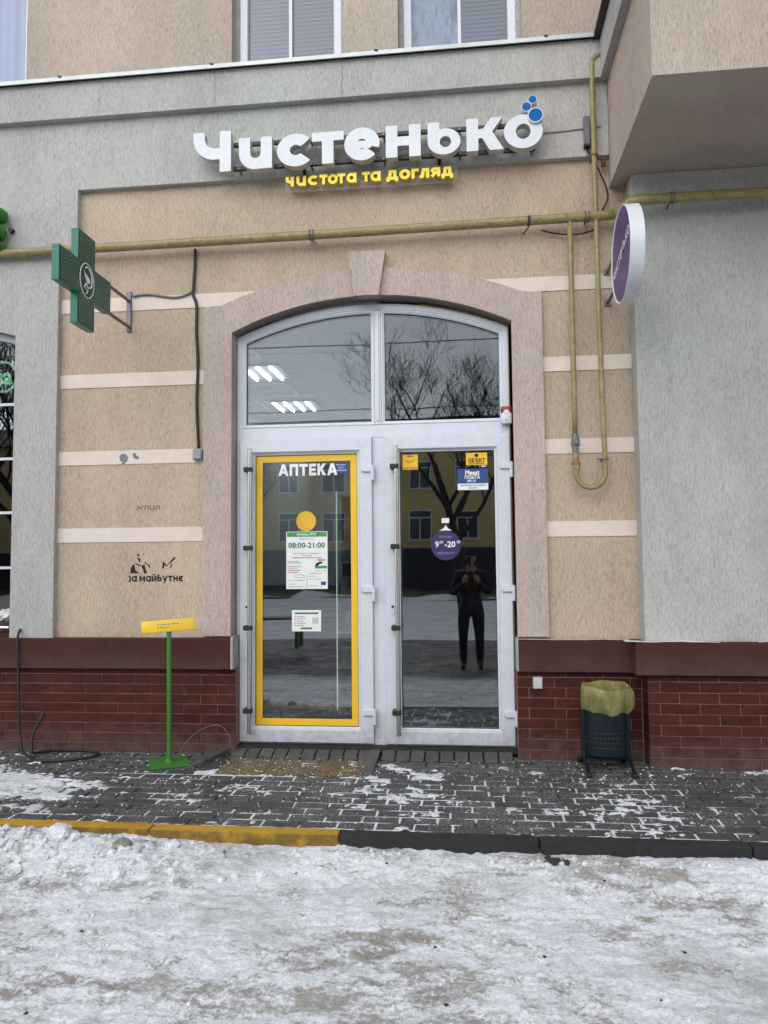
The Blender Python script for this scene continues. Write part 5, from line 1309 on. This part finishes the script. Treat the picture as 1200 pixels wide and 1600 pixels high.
for i, (z, sag) in enumerate(((7.6, .5), (6.3, .35))):
    pts = [(-40+80*k/30, -14-i*3, z-sag*(1-((k-15)/15)**2)) for k in range(31)]
    wire(pts, .014, 'overhead_wire', BLKR, ('upper', 'lower')[i]+' of two overhead wires spanning the road', 'wire', 'overhead wires over the road')
bn = empty('park_bench', (-3.3, -7.2, 0), 'green slatted bench on the snow behind the viewer', 'bench')
for k in range(4): MB().box(-4.6, -2.7, -7.45+.11*k, -7.36+.11*k, .36, .40, .005).build('slat', GSIGN, bn)
for x in (-4.4, -2.9):
    for y in (-7.42, -7.08): MB().box(x-.03, x+.03, y-.03, y+.03, -.11, .359).build('leg', GSIGN, bn)

# ------------------------------------------------------------------ THE PHOTOGRAPHER (mirrored in the right door)
pz = -.245; px, py = .03, -5.78
SKIN = plain('skin', (.42, .24, .17), .55, var=.06); JACK = plain('black_jacket', (.024, .023, .028), .75, var=.5, vs=11, bump=.3); TROU = plain('dark_trousers', (.014, .015, .020), .8, bump=.2)
SHOE = plain('dark_boots', (.012, .011, .011), .5); HAT = plain('dark_hat', (.02, .018, .022), .85, bump=.4); PATCH = plain('orange_red_patch', (.30, .045, .02), .7)
pn = empty('person', (px, py, pz), 'person in dark jacket and trousers holding up a phone, facing the doors', 'person')
def skin_mesh(verts, edges, name, mats, parent, assign, sub=2, root=0):
    me = bpy.data.meshes.new(name); me.from_pydata([v[:3] for v in verts], edges, [])
    o = bpy.data.objects.new(name, me); C.objects.link(o); md = o.modifiers.new('s', 'SKIN'); 
    sv = me.skin_vertices[0].data
    for i, v in enumerate(verts): sv[i].radius = (v[3], v[4] if len(v) > 4 else v[3])
    for i in range(len(verts)): sv[i].use_root = (i == root)
    md.use_smooth_shade = True; sb = o.modifiers.new('d', 'SUBSURF'); sb.levels = sub; sb.render_levels = sub
    bpy.context.view_layer.update()
    em = bpy.data.meshes.new_from_object(o.evaluated_get(bpy.context.evaluated_depsgraph_get())); bpy.data.objects.remove(o); bpy.data.meshes.remove(me)
    em.materials.clear()
    for m in mats: em.materials.append(m)
    for p in em.polygons: p.material_index = assign(p.center); p.use_smooth = True
    ob = bpy.data.objects.new(name, em); C.objects.link(ob); ob.parent = parent; return ob
# local coordinates: feet on z=0, facing +Y
BV = [(0, 0, .92, .15, .115), (0, 0, 1.08, .145, .11), (0, .01, 1.25, .17, .12), (0, 0, 1.40, .165, .11), (0, .0, 1.47, .06, .06), (0, .015, 1.53, .055, .055),
      (.19, 0, 1.40, .075, .075), (.265, .03, 1.13, .062, .062), (.10, .245, 1.30, .045, .045), (.055, .30, 1.40, .034, .034),
      (-.19, 0, 1.40, .075, .075), (-.265, .03, 1.13, .062, .062), (-.10, .245, 1.30, .045, .045), (-.055, .30, 1.40, .034, .034),
      (.10, 0, .84, .105, .105), (.115, .015, .48, .075, .07), (.12, -.01, .11, .055, .055), (.125, .06, .055, .05, .045), (.135, .17, .04, .042, .034),
      (-.10, 0, .84, .105, .105), (-.115, .015, .48, .075, .07), (-.12, -.01, .11, .055, .055), (-.125, .06, .055, .05, .045), (-.135, .17, .04, .042, .034)]
BE = [(0, 1), (1, 2), (2, 3), (3, 4), (4, 5), (3, 6), (6, 7), (7, 8), (8, 9), (3, 10), (10, 11), (11, 12), (12, 13), (0, 14), (14, 15), (15, 16), (16, 17), (17, 18), (0, 19), (19, 20), (20, 21), (21, 22), (22, 23)]
def bassign(c):
    if c.z < .14: return 2
    if c.z < .86 and abs(c.x) < .25 and c.y < .2: return 1
    if c.y > .275 or c.z > 1.475: return 3
    return 0
body = skin_mesh(BV, BE, 'body', [JACK, TROU, SHOE, SKIN], pn, bassign)
# jacket yoke patches
for sx in (-1, 1): MB().box(px+sx*.09-.05, px+sx*.09+.05, py+.118, py+.14, pz+1.20, pz+1.33, .012).build('jacket_patch', PATCH, pn)
hd = bmesh.new(); bmesh.ops.create_uvsphere(hd, u_segments=24, v_segments=16, radius=1)
for v in hd.verts:
    v.co = Vector((v.co.x*.077, v.co.y*.096, v.co.z*.118)); 
    if v.co.z < 0: v.co.x *= 1-.25*(-v.co.z/.118); v.co.y *= 1-.12*(-v.co.z/.118)
for s_ in (-1, 1): bmesh.ops.create_uvsphere(hd, u_segments=10, v_segments=8, radius=.011, matrix=Matrix.Translation((s_*.032, .084, .008))); bmesh.ops.create_uvsphere(hd, u_segments=10, v_segments=8, radius=.022, matrix=Matrix.Translation((s_*.078, -.005, -.005)) @ Matrix.Diagonal((.35, .7, 1.3, 1)))
bmesh.ops.create_cone(hd, cap_ends=True, segments=10, radius1=.018, radius2=.006, depth=.045, matrix=Matrix.Translation((0, .096, -.020)) @ Matrix.Rotation(R(-20), 4, 'X'))
bmesh.ops.create_uvsphere(hd, u_segments=10, v_segments=8, radius=.02, matrix=Matrix.Translation((0, .080, -.055)) @ Matrix.Diagonal((1.1, .5, .3, 1)))
MB().merge(hd, 0, Matrix.Translation((px, py+.02, pz+1.635))).build('head', SKIN, pn, 60)
ht = MB().lathe([(.090, .0), (.093, .03), (.088, .075), (.065, .112), (.03, .13), (0, .134)], (px, py+.012, pz+1.655), 24, sy=1.18); ht.build('knit_hat', HAT, pn, 60)
for s_ in (-1, 1):
    hx, hy, hz = px+s_*.048, py+.335, pz+1.425
    hv = [(0, 0, 0, .026, .020), (-s_*.004, .012, .045, .030, .016)]; he = [(0, 1)]
    for k in range(4):
        b0 = len(hv); fxk = -s_*(.021-.014*k); L_ = (.95, 1.05, 1.0, .8)[k]
        hv += [(fxk, .016, .072, .009), (fxk-s_*.004, .026, .072+.022*L_, .0085), (fxk-s_*.012, .040, .072+.036*L_, .008), (fxk-s_*.018, .046, .072+.026*L_, .0075)]
        he += [(1, b0), (b0, b0+1), (b0+1, b0+2), (b0+2, b0+3)]
    b0 = len(hv); hv += [(-s_*.026, .004, .022, .011), (-s_*.040, .012, .050, .010), (-s_*.042, .022, .074, .009)]; he += [(0, b0), (b0, b0+1), (b0+1, b0+2)]
    h_ = skin_mesh(hv, he, 'hand', [SKIN], pn, lambda c: 0, 1); h_.location = (hx-px, hy-py, hz-pz)
ph = empty('phone', (0, -5.42, 1.36), 'black phone held up in the hands of the photographer', 'phone')
MB().box(-.042, .036, -5.432, -5.423, 1.235, 1.398, .004, 2).build('case', BLKP, ph, 40); MB().box(-.038, .032, -5.4335, -5.4322, 1.245, 1.39).build('screen', pane_m, ph); MB().box(-.016, .016, -5.4228, -5.4205, 1.362, 1.394, .002).build('camera_bump', BLACK, ph)
